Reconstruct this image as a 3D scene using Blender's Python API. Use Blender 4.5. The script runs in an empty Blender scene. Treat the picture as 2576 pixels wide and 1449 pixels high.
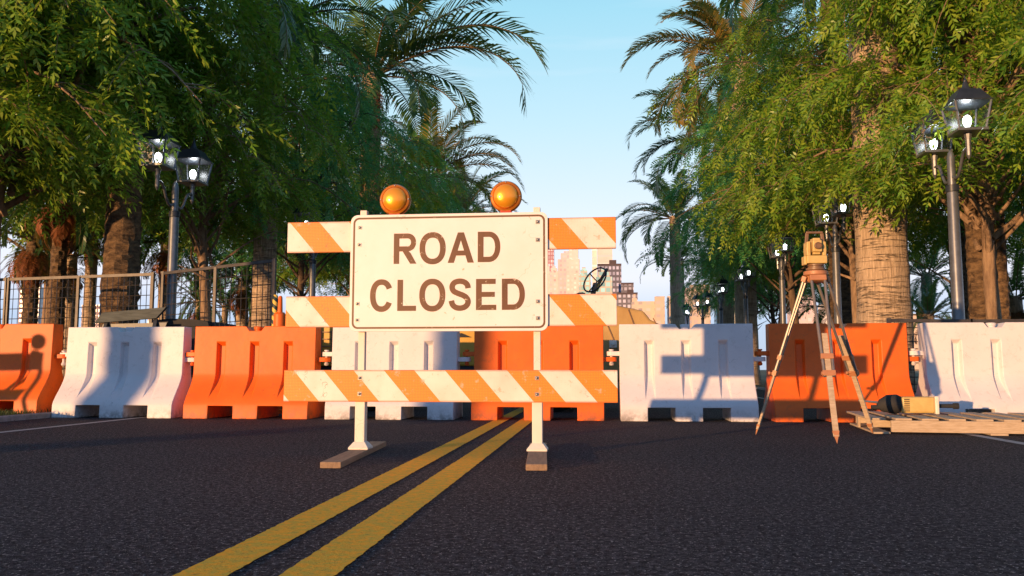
import bpy, math, random
import numpy as np
from mathutils import Vector, Matrix, Euler
S = bpy.context.scene
C = S.collection
PI = math.pi
# ------------------------------------------------------------ camera
FPX, CAMH = 2150.0, 0.57
PITCH = math.atan(205.5 / FPX)
YAW = math.atan(217 * math.cos(PITCH) / FPX)
cam = bpy.data.cameras.new("camera")
cam.sensor_width = 36.0
cam.lens = 36.0 * FPX / 2576.0
cam.clip_start = 0.05
cam.clip_end = 8000
co = bpy.data.objects.new("camera", cam)
C.objects.link(co)
co.location = (0, 0, CAMH)
co.rotation_euler = (PI / 2 + PITCH, 0, YAW)
S.camera = co
# ------------------------------------------------------------ exposure
S.view_settings.view_transform = 'Standard'
S.view_settings.look = 'None'
S.view_settings.exposure = 0.27
S.view_settings.gamma = 1.0
# ------------------------------------------------------------ sun
SUN_AZ = math.atan2(2.88, 4.24)      # the light travels this way, measured from +Y towards +X
SUN_EL = math.radians(3.8)
sl = bpy.data.lights.new("sun", 'SUN')
sl.energy = 5.0
sl.angle = math.radians(0.6)
sl.color = (1.0, 0.57, 0.26)
so = bpy.data.objects.new("sun", sl)
C.objects.link(so)
dirv = Vector((math.sin(SUN_AZ) * math.cos(SUN_EL), math.cos(SUN_AZ) * math.cos(SUN_EL), -math.sin(SUN_EL)))
so.rotation_euler = dirv.to_track_quat('-Z', 'Y').to_euler()
so.location = (-20, -30, 20)
# ------------------------------------------------------------ sky
W = bpy.data.worlds.new("World")
S.world = W
W.use_nodes = True
nt = W.node_tree
bg = nt.nodes['Background']
bg.inputs[1].default_value = 0.12
sky = nt.nodes.new('ShaderNodeTexSky')
sky.sky_type = 'NISHITA'
sky.sun_disc = False
sky.sun_elevation = SUN_EL
sky.sun_rotation = SUN_AZ + PI       # the sun stands behind the camera, to its left
sky.altitude = 0
sky.air_density = 1.0
sky.dust_density = 0.6
sky.ozone_density = 2.0
# a clear evening gradient away from the sun, with a faint dusk band low down and wisps of cirrus
tc = nt.nodes.new('ShaderNodeTexCoord')
sx = nt.nodes.new('ShaderNodeSeparateXYZ')
nt.links.new(tc.outputs['Generated'], sx.inputs[0])
rp = nt.nodes.new('ShaderNodeValToRGB')
nt.links.new(sx.outputs[2], rp.inputs[0])
rp.color_ramp.elements[0].position = 0.0
rp.color_ramp.elements[0].color = (0.50, 0.60, 0.78, 1)
rp.color_ramp.elements[1].position = 1.0
rp.color_ramp.elements[1].color = (0.07, 0.20, 0.40, 1)
for p_, c_ in ((0.055, (0.52, 0.66, 0.90)), (0.105, (0.86, 0.87, 1.00)), (0.17, (0.80, 0.89, 1.02)),
               (0.28, (0.57, 0.82, 0.95)), (0.40, (0.37, 0.72, 0.89)), (0.55, (0.18, 0.44, 0.70))):
    e_ = rp.color_ramp.elements.new(p_)
    e_.color = (*c_, 1)
mp = nt.nodes.new('ShaderNodeMapping')
mp.inputs['Scale'].default_value = (1.0, 1.0, 9.0)
nt.links.new(tc.outputs['Generated'], mp.inputs[0])
ns = nt.nodes.new('ShaderNodeTexNoise')
ns.inputs['Scale'].default_value = 2.2
ns.inputs['Detail'].default_value = 6
nt.links.new(mp.outputs[0], ns.inputs[0])
cr = nt.nodes.new('ShaderNodeMapRange')
cr.inputs[1].default_value = 0.52
cr.inputs[2].default_value = 0.8
cr.inputs[3].default_value = 0.0
cr.inputs[4].default_value = 0.5
nt.links.new(ns.outputs[0], cr.inputs[0])
cm = nt.nodes.new('ShaderNodeMixRGB')
cm.inputs[2].default_value = (0.86, 0.92, 1.0, 1)
nt.links.new(cr.outputs[0], cm.inputs[0])
nt.links.new(rp.outputs[0], cm.inputs[1])
sc_ = nt.nodes.new('ShaderNodeVectorMath')
sc_.operation = 'SCALE'
sc_.inputs[3].default_value = 1.0 / 0.12
nt.links.new(cm.outputs[0], sc_.inputs[0])
mx = nt.nodes.new('ShaderNodeMixRGB')
mx.inputs[0].default_value = 0.85
nt.links.new(sky.outputs[0], mx.inputs[1])
nt.links.new(sc_.outputs[0], mx.inputs[2])
# sky behind the camera darkened and tinted blue to deepen the shaded faces
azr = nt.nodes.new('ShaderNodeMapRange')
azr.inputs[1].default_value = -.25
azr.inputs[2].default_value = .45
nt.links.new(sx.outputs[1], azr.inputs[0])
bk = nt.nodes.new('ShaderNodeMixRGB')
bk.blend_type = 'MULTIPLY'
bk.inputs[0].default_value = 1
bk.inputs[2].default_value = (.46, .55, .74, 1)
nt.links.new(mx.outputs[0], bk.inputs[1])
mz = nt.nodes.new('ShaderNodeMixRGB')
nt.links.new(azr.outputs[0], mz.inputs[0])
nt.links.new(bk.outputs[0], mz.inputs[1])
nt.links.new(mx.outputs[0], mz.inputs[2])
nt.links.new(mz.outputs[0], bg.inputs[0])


# ------------------------------------------------------------ geometry helpers
def ray(u, v):
    r = (u - 1288) / FPX
    up = -(v - 724.5) / FPX
    f = math.cos(PITCH) - math.sin(PITCH) * up
    z = math.sin(PITCH) + math.cos(PITCH) * up
    return (r * math.cos(YAW) - f * math.sin(YAW), r * math.sin(YAW) + f * math.cos(YAW), z)


def atY(u, v, yy):
    x, y, z = ray(u, v)
    t = yy / y
    return Vector((x * t, yy, z * t + CAMH))


def atX(u, v, xx):
    x, y, z = ray(u, v)
    t = xx / x
    return Vector((xx, y * t, z * t + CAMH))


class MB:
    def __init__(s):
        s.v = []
        s.f = []

    def add(s, vs, fs):
        n = len(s.v)
        s.v += [tuple(p) for p in vs]
        s.f += [tuple(i + n for i in f) for f in fs]
        return s

    def quad(s, a, b, c, d):
        return s.add([a, b, c, d], [(0, 1, 2, 3)])

    def box(s, c, d, R=None, taper=1.0):
        c = Vector(c)
        vs = []
        for z in (-1, 1):
            k = taper if z > 0 else 1.0
            for x, y in ((-1, -1), (1, -1), (1, 1), (-1, 1)):
                p = Vector((x * d[0] / 2 * k, y * d[1] / 2 * k, z * d[2] / 2))
                vs.append(c + (R @ p if R else p))
        return s.add(vs, [(3, 2, 1, 0), (4, 5, 6, 7), (0, 1, 5, 4), (1, 2, 6, 5), (2, 3, 7, 6), (3, 0, 4, 7)])

    def bar(s, a, b, w, h):
        a, b = Vector(a), Vector(b)
        d = (b - a)
        L = d.length
        q = d.to_track_quat('Z', 'Y').to_matrix()
        return s.box((a + b) / 2, (w, h, L), q)

    def tube(s, pts, rads, n=8, cap=True, wob=None):
        pts = [Vector(p) for p in pts]
        if not hasattr(rads, '__len__'):
            rads = [rads] * len(pts)
        vs = []
        ref = None
        for i, p in enumerate(pts):
            d = (pts[min(i + 1, len(pts) - 1)] - pts[max(i - 1, 0)]).normalized()
            if ref is None:
                ref = Vector((1, 0, 0)) if abs(d.x) < .9 else Vector((0, 1, 0))
            a = (ref - d * ref.dot(d)).normalized()
            b = d.cross(a)
            ref = a
            for k in range(n):
                t = 2 * PI * k / n
                r = rads[i] * (wob(i, k) if wob else 1.0)
                vs.append(p + a * (r * math.cos(t)) + b * (r * math.sin(t)))
        fs = []
        for i in range(len(pts) - 1):
            for k in range(n):
                k2 = (k + 1) % n
                fs.append((i * n + k, i * n + k2, (i + 1) * n + k2, (i + 1) * n + k))
        if cap:
            fs.append(tuple(reversed(range(n))))
            fs.append(tuple((len(pts) - 1) * n + k for k in range(n)))
        return s.add(vs, fs)

    def lathe(s, prof, n=16, M=None):
        vs = []
        for r, z in prof:
            for k in range(n):
                t = 2 * PI * k / n
                p = Vector((r * math.cos(t), r * math.sin(t), z))
                vs.append(M @ p if M else p)
        fs = []
        for i in range(len(prof) - 1):
            for k in range(n):
                k2 = (k + 1) % n
                fs.append((i * n + k, i * n + k2, (i + 1) * n + k2, (i + 1) * n + k))
        fs.append(tuple(reversed(range(n))))
        fs.append(tuple((len(prof) - 1) * n + k for k in range(n)))
        return s.add(vs, fs)

    def prism(s, poly, y0, y1, M=None):
        n = len(poly)
        vs = [Vector((x, y0, z)) for x, z in poly] + [Vector((x, y1, z)) for x, z in poly]
        if M:
            vs = [M @ p for p in vs]
        fs = [tuple(range(n)), tuple(reversed(range(n, 2 * n)))]
        for i in range(n):
            j = (i + 1) % n
            fs.append((j, i, n + i, n + j))
        return s.add(vs, fs)

    def build(s, name, m, parent=None, smooth=None, bevel=0, merge=0, loc=None):
        me = bpy.data.meshes.new(name)
        me.from_pydata(s.v, [], s.f)
        if merge:
            import bmesh
            bm = bmesh.new()
            bm.from_mesh(me)
            bmesh.ops.remove_doubles(bm, verts=bm.verts, dist=merge)
            bmesh.ops.recalc_face_normals(bm, faces=bm.faces)
            bm.to_mesh(me)
            bm.free()
        me.materials.append(m)
        o = bpy.data.objects.new(name, me)
        C.objects.link(o)
        if parent:
            o.parent = parent
        if loc is not None:
            o.location = loc
        if smooth is not None:
            me.polygons.foreach_set('use_smooth', [True] * len(me.polygons))
            me.set_sharp_from_angle(angle=math.radians(smooth))
        if bevel:
            b = o.modifiers.new('bevel', 'BEVEL')
            b.width = bevel
            b.segments = 2
            b.limit_method = 'ANGLE'
            b.angle_limit = math.radians(30)
            b.harden_normals = False
        return o


def tag(o, label=None, cat=None, group=None, kind=None):
    if label:
        o['label'] = label
    if cat:
        o['category'] = cat
    if group:
        o['group'] = group
    if kind:
        o['kind'] = kind
    return o


def thing(name, label, cat, loc=(0, 0, 0), rz=0, group=None):
    o = bpy.data.objects.new(name, None)
    o.empty_display_size = .2
    C.objects.link(o)
    o.location = loc
    o.rotation_euler = (0, 0, rz)
    return tag(o, label, cat, group)


def dup(root, loc, rz=0, label=None, scale=None):
    def cp(o, par):
        c = o.copy()
        C.objects.link(c)
        c.parent = par
        for ch in list(o.children):
            cp(ch, c)
        return c
    r = cp(root, None)
    r.location = loc
    r.rotation_euler = (0, 0, rz)
    if scale:
        r.scale = (scale,) * 3 if not hasattr(scale, '__len__') else scale
    if label:
        r['label'] = label
    return r


# ------------------------------------------------------------ material helpers
def newmat(name):
    m = bpy.data.materials.new(name)
    m.use_nodes = True
    nt = m.node_tree
    return m, nt, nt.nodes['Principled BSDF']


def nd(nt, t, **kw):
    n = nt.nodes.new(t)
    for k, v in kw.items():
        setattr(n, k, v)
    return n


def noise(nt, vec, scale, detail=4, rough=.55):
    n = nd(nt, 'ShaderNodeTexNoise')
    n.inputs['Scale'].default_value = scale
    n.inputs['Detail'].default_value = detail
    n.inputs['Roughness'].default_value = rough
    if vec:
        nt.links.new(vec, n.inputs['Vector'])
    return n.outputs[0]


def mrange(nt, x, a, b, c=0., d=1.):
    n = nd(nt, 'ShaderNodeMapRange')
    nt.links.new(x, n.inputs[0])
    for i, q in enumerate((a, b, c, d)):
        n.inputs[i + 1].default_value = q
    return n.outputs[0]


def mix(nt, f, a, b, mode='MIX'):
    n = nd(nt, 'ShaderNodeMixRGB', blend_type=mode)
    for i, q in enumerate((f, a, b)):
        if isinstance(q, (int, float)):
            n.inputs[i].default_value = q
        elif isinstance(q, tuple):
            n.inputs[i].default_value = (*q, 1)
        else:
            nt.links.new(q, n.inputs[i])
    return n.outputs[0]


def math_(nt, op, a, b=None):
    n = nd(nt, 'ShaderNodeMath', operation=op)
    for i, q in enumerate((a, b)):
        if q is None:
            continue
        if isinstance(q, (int, float)):
            n.inputs[i].default_value = q
        else:
            nt.links.new(q, n.inputs[i])
    return n.outputs[0]


def objvec(nt, sc=(1, 1, 1)):
    t = nd(nt, 'ShaderNodeTexCoord')
    m = nd(nt, 'ShaderNodeMapping')
    m.inputs['Scale'].default_value = sc
    nt.links.new(t.outputs['Object'], m.inputs[0])
    return m.outputs[0]


def bump(nt, b, h, dist, strength=1.0):
    n = nd(nt, 'ShaderNodeBump')
    n.inputs['Strength'].default_value = strength
    n.inputs['Distance'].default_value = dist
    nt.links.new(h, n.inputs['Height'])
    nt.links.new(n.outputs[0], b.inputs['Normal'])


def pm(name, c1, c2=None, scale=5, rough=.6, bd=0.0, metal=0., c3=None, stretch=(1, 1, 1), thr=.66, bs=None, spec=.5):
    """noise between c1 and c2, worn spots of c3, optional bump"""
    m, nt, b = newmat(name)
    v = objvec(nt, stretch)
    c2 = c2 or tuple(x * .75 for x in c1)
    n1 = noise(nt, v, scale, 6, .6)
    col = mix(nt, mrange(nt, n1, .35, .65), c1, c2)
    if c3:
        n2 = noise(nt, v, scale * 4.3, 8, .72)
        col = mix(nt, mrange(nt, n2, thr, thr + .04), col, c3)
        w_ = noise(nt, v, scale * 1.1, 3, .5)
        ln_ = mrange(nt, math_(nt, 'ABSOLUTE', math_(nt, 'SUBTRACT', w_, .5)), .0, .004, 1, 0)
        gt_ = mrange(nt, noise(nt, v, scale * .9, 2), .55, .60)
        col = mix(nt, math_(nt, 'MULTIPLY', math_(nt, 'MULTIPLY', ln_, gt_), .7), col, c3)
    nt.links.new(col, b.inputs['Base Color'])
    b.inputs['Roughness'].default_value = rough
    b.inputs['Metallic'].default_value = metal
    b.inputs['Specular IOR Level'].default_value = spec
    if bd:
        bump(nt, b, noise(nt, v, bs or scale * 6, 6, .6), bd)
    return m


def leafmat(name, c1, c2, trans=.35, rough=.42):
    m, nt, b = newmat(name)
    g = nd(nt, 'ShaderNodeNewGeometry')
    col = mix(nt, g.outputs['Random Per Island'], c1, c2)
    nt.links.new(col, b.inputs['Base Color'])
    b.inputs['Roughness'].default_value = rough
    t = nd(nt, 'ShaderNodeBsdfTranslucent')
    nt.links.new(mix(nt, .5, col, (.16, .24, .02)), t.inputs[0])
    ms = nd(nt, 'ShaderNodeMixShader')
    ms.inputs[0].default_value = trans
    nt.links.new(b.outputs[0], ms.inputs[1])
    nt.links.new(t.outputs[0], ms.inputs[2])
    nt.links.new(ms.outputs[0], nt.nodes['Material Output'].inputs[0])
    return m


def barrier_mat(name, c, c2, dirt):
    m, nt, b = newmat(name)
    v = objvec(nt)
    oi = nd(nt, 'ShaderNodeObjectInfo')
    va = nd(nt, 'ShaderNodeVectorMath', operation='ADD')
    nt.links.new(v, va.inputs[0])
    cx = nd(nt, 'ShaderNodeCombineXYZ')
    nt.links.new(math_(nt, 'MULTIPLY', oi.outputs['Random'], 40.), cx.inputs[1])
    nt.links.new(cx.outputs[0], va.inputs[1])
    v = va.outputs[0]
    col = mix(nt, mrange(nt, noise(nt, v, 3.0, 5), .35, .7), c, c2)
    # faint smears, fine chips and scratch lines
    col = mix(nt, mrange(nt, noise(nt, v, 14, 9, .75), .54, .68, 0, .5), col, dirt)
    col = mix(nt, mrange(nt, noise(nt, v, 45, 5, .7), .70, .73, 0, .6), col, tuple(x * .45 for x in dirt))
    w = noise(nt, v, 5.5, 3, .5)
    line = mrange(nt, math_(nt, 'ABSOLUTE', math_(nt, 'SUBTRACT', w, .5)), .0, .006, 1, 0)
    gate = mrange(nt, noise(nt, v, 4.0, 2), .56, .62)
    col = mix(nt, math_(nt, 'MULTIPLY', math_(nt, 'MULTIPLY', line, gate), .5), col, tuple(x * .55 for x in dirt))
    tz = nd(nt, 'ShaderNodeTexCoord')
    sz_ = nd(nt, 'ShaderNodeSeparateXYZ')
    nt.links.new(tz.outputs['Object'], sz_.inputs[0])
    low_ = math_(nt, 'MULTIPLY', mrange(nt, sz_.outputs[2], 0, .14, 1, 0), mrange(nt, noise(nt, v, 11, 6, .7), .42, .62))
    col = mix(nt, math_(nt, 'MULTIPLY', low_, .75), col, (.10, .075, .06))
    nt.links.new(col, b.inputs['Base Color'])
    b.inputs['Roughness'].default_value = .48
    b.inputs['Specular IOR Level'].default_value = .35
    bump(nt, b, noise(nt, v, 9, 5, .6), .004, .6)
    return m


def stripe_mat(name, off):
    """orange and white retroreflective stripes running down to the right; off = where an orange stripe starts at the top left"""
    m, nt, b = newmat(name)
    tcn = nd(nt, 'ShaderNodeTexCoord')
    s = nd(nt, 'ShaderNodeSeparateXYZ')
    nt.links.new(tcn.outputs['Object'], s.inputs[0])
    q = math_(nt, 'ADD', s.outputs[0], math_(nt, 'MULTIPLY', s.outputs[2], .86))
    q = math_(nt, 'SUBTRACT', q, off)
    fr = math_(nt, 'FRACT', math_(nt, 'DIVIDE', q, .418))
    msk = math_(nt, 'LESS_THAN', fr, .5)
    v = objvec(nt)
    vo = nd(nt, 'ShaderNodeTexVoronoi', feature='DISTANCE_TO_EDGE')
    vo.inputs['Scale'].default_value = 95
    vo.inputs['Randomness'].default_value = .25
    nt.links.new(v, vo.inputs['Vector'])
    hexl = mrange(nt, vo.outputs['Distance'], .03, .16, 0, 1)
    org = mix(nt, hexl, (.68, .14, .006), (.95, .285, .012))
    # the white stripes vary at random between two tones
    wht = mix(nt, mrange(nt, noise(nt, v, 4, 6), .4, .7), (.80, .76, .70), (.66, .60, .53))
    col = mix(nt, msk, wht, org)
    col = mix(nt, mrange(nt, noise(nt, v, 16, 9, .75), .59, .63, 0, .75), col, (.58, .42, .30))
    w = noise(nt, v, 3.2, 4, .6)
    line = mrange(nt, math_(nt, 'ABSOLUTE', math_(nt, 'SUBTRACT', w, .5)), .0, .004, 1, 0)
    gate = mrange(nt, noise(nt, v, 3.0, 2), .55, .6)
    col = mix(nt, math_(nt, 'MULTIPLY', line, gate), col, (.20, .10, .05))
    # dirty orange rim along the long edges
    az = math_(nt, 'ABSOLUTE', s.outputs[2])
    col = mix(nt, math_(nt, 'MULTIPLY', mrange(nt, az, .092, .104), .6), col, (.55, .16, .04))
    nt.links.new(col, b.inputs['Base Color'])
    b.inputs['Roughness'].default_value = .42
    bump(nt, b, hexl, .0008, .5)
    return m


def facade(name, wall, glass, fx, fz, wx=.6, wz=.5, lit=.0):
    """far tower facade: a grid of windows, fx wide and fz high"""
    m, nt, b = newmat(name)
    t = nd(nt, 'ShaderNodeTexCoord')
    s = nd(nt, 'ShaderNodeSeparateXYZ')
    nt.links.new(t.outputs['Object'], s.inputs[0])
    h = math_(nt, 'DIVIDE', math_(nt, 'ADD', s.outputs[0], s.outputs[1]), fx)
    z = math_(nt, 'DIVIDE', s.outputs[2], fz)
    a = math_(nt, 'LESS_THAN', math_(nt, 'FRACT', h), wx)
    c = math_(nt, 'LESS_THAN', math_(nt, 'FRACT', z), wz)
    cell = nd(nt, 'ShaderNodeCombineXYZ')
    nt.links.new(math_(nt, 'FLOOR', h), cell.inputs[0])
    nt.links.new(math_(nt, 'FLOOR', z), cell.inputs[2])
    wn = nd(nt, 'ShaderNodeTexWhiteNoise', noise_dimensions='3D')
    nt.links.new(cell.outputs[0], wn.inputs['Vector'])
    gl = mix(nt, wn.outputs['Value'], glass, tuple(min(1, x * 2.2 + .05) for x in glass))
    geo = nd(nt, 'ShaderNodeNewGeometry')
    sn = nd(nt, 'ShaderNodeSeparateXYZ')
    nt.links.new(geo.outputs['Normal'], sn.inputs[0])
    side = math_(nt, 'LESS_THAN', math_(nt, 'ABSOLUTE', sn.outputs[2]), .5)
    k = math_(nt, 'MULTIPLY', math_(nt, 'MULTIPLY', a, c), side)
    wl = mix(nt, mrange(nt, noise(nt, t.outputs['Object'], .08, 3), .35, .65), wall, tuple(x * .82 for x in wall))
    nt.links.new(mix(nt, k, wl, gl), b.inputs['Base Color'])
    nt.links.new(mrange(nt, k, 0, 1, .8, .25), b.inputs['Roughness'])
    return m


def trunk_mat(name, c1, c2, sx=6, sz=3, bd=.02):
    m, nt, b = newmat(name)
    v = objvec(nt, (sx, sx, sz))
    n1 = noise(nt, v, 1.5, 8, .65)
    col = mix(nt, mrange(nt, n1, .38, .62), c1, c2)
    nt.links.new(col, b.inputs['Base Color'])
    b.inputs['Roughness'].default_value = .85
    bump(nt, b, noise(nt, v, 3.0, 8, .7), bd)
    return m


M = {}
M['orange'] = barrier_mat('orange_plastic', (.86, .155, .014), (.74, .125, .011), (.40, .10, .03))
M['white'] = barrier_mat('white_plastic', (.76, .72, .73), (.70, .655, .67), (.50, .46, .44))
M['cream'] = pm('cream_paint', (.80, .745, .65), (.74, .67, .57), 5, .5, .001, c3=(.50, .36, .24), thr=.67)
M['board'] = pm('sign_face', (.84, .81, .80), (.79, .75, .72), 3.5, .42, .0006, c3=(.60, .42, .29), thr=.64)
M['letter'] = pm('brown_letter', (.155, .062, .022), (.12, .048, .018), 6, .5, 0, c3=(.72, .60, .47), thr=.635)
M['border'] = pm('brown_border', (.17, .085, .035), (.13, .06, .025), 6, .5, 0, c3=(.72, .60, .47), thr=.635)
M['galv'] = pm('galvanised', (.42, .40, .38), (.3, .28, .26), 30, .4, 0, .8)
M['wood'] = pm('weathered_board', (.36, .235, .14), (.23, .15, .095), 4, .8, .003, stretch=(12, 1.2, 12))
M['redbase'] = pm('red_base', (.55, .06, .02), None, 8, .5)
M['polemetal'] = pm('lamp_metal', (.20, .21, .23), (.15, .155, .17), 9, .38, 0, .55)
M['darkmetal'] = pm('dark_metal', (.035, .042, .055), (.022, .027, .035), 9, .42, 0, .2)
M['fence'] = pm('fence_steel', (.085, .075, .07), (.05, .045, .045), 9, .5, 0, .3)
M['black'] = pm('black_rubber', (.018, .018, .02), (.03, .028, .026), 9, .8, .002)
M['machine'] = pm('machine_yellow', (.62, .36, .045), (.52, .28, .03), 4, .45, 0, c3=(.22, .13, .05), thr=.64)
M['tan'] = pm('tan_steel', (.50, .32, .11), (.40, .24, .075), 3, .55, .002, c3=(.20, .12, .05), thr=.64)
M['station'] = pm('instrument_yellow', (.66, .46, .16), (.56, .38, .12), 12, .45)
M['stationdark'] = pm('instrument_brown', (.24, .13, .06), (.16, .09, .05), 12, .45)
M['terra'] = pm('tripod_orange', (.50, .22, .10), (.40, .17, .075), 12, .5)
M['alu'] = pm('tripod_metal', (.25, .22, .20), (.18, .16, .15), 14, .38, 0, .35)
M['pallet'] = pm('pallet_wood', (.56, .44, .31), (.42, .31, .20), 5, .8, .003, stretch=(2, 2, 14))
M['plank'] = pm('grey_plank', (.10, .115, .11), (.055, .065, .062), 4, .8, .003, stretch=(1.2, 8, 8))
M['bark'] = trunk_mat('tree_bark', (.17, .11, .07), (.07, .045, .03), 7, 2, .02)
M['barklight'] = trunk_mat('light_bark', (.36, .24, .15), (.19, .12, .075), 9, 2.2, .03)
M['palmbark'] = trunk_mat('palm_bark', (.25, .155, .08), (.06, .035, .02), 4, 9, .07)
m, nt, b = newmat('royal_palm_bark')
v = objvec(nt)
rings = noise(nt, objvec(nt, (.5, .5, 7)), 2.2, 4, .6)
fib = noise(nt, objvec(nt, (16, 16, 1.6)), 2.0, 7, .7)
col = mix(nt, mrange(nt, fib, .35, .62), (.30, .21, .14), (.60, .45, .31))
rl = mrange(nt, math_(nt, 'ABSOLUTE', math_(nt, 'SUBTRACT', rings, .5)), .0, .02, 1, 0)
col = mix(nt, math_(nt, 'MULTIPLY', rl, .45), col, (.12, .075, .045))
col = mix(nt, mrange(nt, noise(nt, v, 1.3, 5), .5, .7, 0, .5), col, (.30, .25, .19))
nt.links.new(col, b.inputs['Base Color'])
b.inputs['Roughness'].default_value = .85
bump(nt, b, math_(nt, 'SUBTRACT', fib, math_(nt, 'MULTIPLY', rl, .8)), .03)
M['royal'] = m
M['leafA'] = leafmat('leaf_green', (.16, .40, .04), (.42, .53, .055), .50, .36)
M['leafB'] = leafmat('leaf_teal', (.07, .45, .18), (.26, .54, .13), .50, .34)
M['palmleaf'] = leafmat('palm_green', (.04, .13, .055), (.11, .18, .045), .35, .32)
M['palmgold'] = leafmat('palm_gold_green', (.42, .25, .06), (.13, .17, .045), .4, .4)  # leaflets range at random from gold to green
M['dead'] = leafmat('dead_frond', (.34, .11, .035), (.18, .06, .022), .3, .7)
M['rachis'] = pm('palm_stalk', (.16, .10, .04), (.10, .07, .03), 6, .6)
M['grassb'] = leafmat('grass_blade', (.035, .07, .012), (.07, .10, .02), .3, .6)
m, nt, b = newmat('amber_lens')
b.inputs['Base Color'].default_value = (1.0, .40, .02, 1)
b.inputs['Roughness'].default_value = .30
b.inputs['Metallic'].default_value = .45
b.inputs['Coat Weight'].default_value = .6
v = objvec(nt)
bump(nt, b, noise(nt, v, 25, 3), .002, .5)
M['amber'] = m
M['amberrim'] = pm('amber_rim', (.62, .20, .02), (.45, .14, .015), 20, .3, 0, .3)
m, nt, b = newmat('bulb_glow')
b.inputs['Base Color'].default_value = (.9, .9, .9, 1)
b.inputs['Emission Color'].default_value = (.92, .95, 1, 1)
b.inputs['Emission Strength'].default_value = 5
M['bulb'] = m
m, nt, b = newmat('lamp_glass')
tr = nd(nt, 'ShaderNodeBsdfTransparent')
tr.inputs[0].default_value = (.93, .95, .96, 1)
gl = nd(nt, 'ShaderNodeBsdfGlossy')
gl.inputs['Roughness'].default_value = .3
ms = nd(nt, 'ShaderNodeMixShader')
ms.inputs[0].default_value = .045
nt.links.new(tr.outputs[0], ms.inputs[1])
nt.links.new(gl.outputs[0], ms.inputs[2])
nt.links.new(ms.outputs[0], nt.nodes['Material Output'].inputs[0])
M['glass'] = m


# road: dark asphalt with bright grit
def asphalt():
    m, nt, b = newmat('asphalt')
    v = objvec(nt)
    base = mix(nt, mrange(nt, noise(nt, v, .6, 6, .6), .35, .65), (.029, .027, .034), (.046, .041, .046))
    g1 = noise(nt, v, 34, 3, .9)
    base = mix(nt, mrange(nt, g1, .42, .60), mix(nt, 1., base, (.12, .12, .16), 'MULTIPLY'), mix(nt, 1., base, (1.9, 1.75, 1.65), 'MULTIPLY'))
    g2 = noise(nt, v, 58, 2, .85)
    base = mix(nt, mrange(nt, g2, .60, .66, 0, 1.), base, (.34, .30, .28))
    crk = noise(nt, v, .9, 5, .55)
    cl_ = mrange(nt, math_(nt, 'ABSOLUTE', math_(nt, 'SUBTRACT', crk, .5)), 0, .0016, 1, 0)
    cg_ = mrange(nt, noise(nt, v, .35, 2), .52, .56)
    base = mix(nt, math_(nt, 'MULTIPLY', math_(nt, 'MULTIPLY', cl_, cg_), .8), base, (.008, .007, .008))
    nt.links.new(base, b.inputs['Base Color'])
    b.inputs['Roughness'].default_value = .88
    b.inputs['Specular IOR Level'].default_value = .18
    h = math_(nt, 'ADD', g1, math_(nt, 'MULTIPLY', g2, .5))
    bump(nt, b, h, .018, 1.0)
    return m


def paint(name, c1, c2, wear):
    m, nt, b = newmat(name)
    v = objvec(nt)
    col = mix(nt, mrange(nt, noise(nt, objvec(nt, (1, 1, 1)), 22, 6, .7), .42, .58), c1, c2)
    col = mix(nt, mrange(nt, noise(nt, v, 38, 7, .8), .57, .64, 0, wear), col, (.05, .045, .045))
    nt.links.new(col, b.inputs['Base Color'])
    b.inputs['Roughness'].default_value = .8
    b.inputs['Specular IOR Level'].default_value = .2
    bump(nt, b, noise(nt, v, 80, 4, .7), .006, .9)
    return m


M['asphalt'] = asphalt()
M['yellow'] = paint('yellow_paint', (1.0, .42, .025), (.74, .42, .045), .5)
M['whiteline'] = paint('white_line_paint', (.46, .43, .41), (.36, .34, .33), .5)
M['kerb'] = pm('kerb_concrete', (.30, .28, .27), (.2, .19, .18), 8, .85, .004, c3=(.08, .08, .05), thr=.6)
M['verge'] = pm('verge_soil', (.035, .05, .014), (.06, .055, .025), 2.5, .95, .03)
M['ground'] = pm('far_ground', (.10, .10, .055), (.06, .075, .035), .05, .95)

# ------------------------------------------------------------ ground, road, kerbs
LX0, LX1 = -6.50, 4.62


def sheet(name, x0, x1, y0, y1, z, m, nx=1, ny=1):
    g = MB()
    g.quad((x0, y0, z), (x1, y0, z), (x1, y1, z), (x0, y1, z))
    o = g.build(name, m)
    return tag(o, kind='structure')


sheet('ground', -1500, 1500, -45, 2400, -.06, M['ground'])
sheet('road', LX0, LX1, -44, 420, 0, M['asphalt'])
for nme, x0, x1, mm in (('road_marking_yellow', -1.175, -1.025, 'yellow'), ('road_marking_yellow', -.885, -.730, 'yellow'),
                        ('road_marking_white', -5.46, -5.36, 'whiteline'), ('road_marking_white', 3.20, 3.30, 'whiteline')):
    g = MB()
    rgl = random.Random(int(x0 * 100))
    ys = [-40] + [1.5 + .02 * k for k in range(900)] + [20 + k for k in range(0, 400, 10)]
    for k, y in enumerate(ys):
        j_ = .003 if 0 < k < 901 else 0
        g.v += [(x0 + rgl.uniform(-j_, j_), y, .004), (x1 + rgl.uniform(-j_, j_), y, .004)]
        if k:
            g.f.append((2 * k - 2, 2 * k - 1, 2 * k + 1, 2 * k))
    tag(g.build(nme, M[mm]), kind='structure')
for x0, x1 in ((LX0 - .13, LX0), (LX1, LX1 + .13)):
    k = MB()
    k.box(((x0 + x1) / 2, 190, -.005), (.13, 460, .13))
    tag(k.build('kerb', M['kerb'], bevel=.012), kind='structure')
sheet('verge', -60, LX0 - .13, -40, 420, .045, M['verge'])
sheet('verge', LX1 + .13, 60, -40, 420, .045, M['verge'])
rng = random.Random(3)
g = MB()


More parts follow.
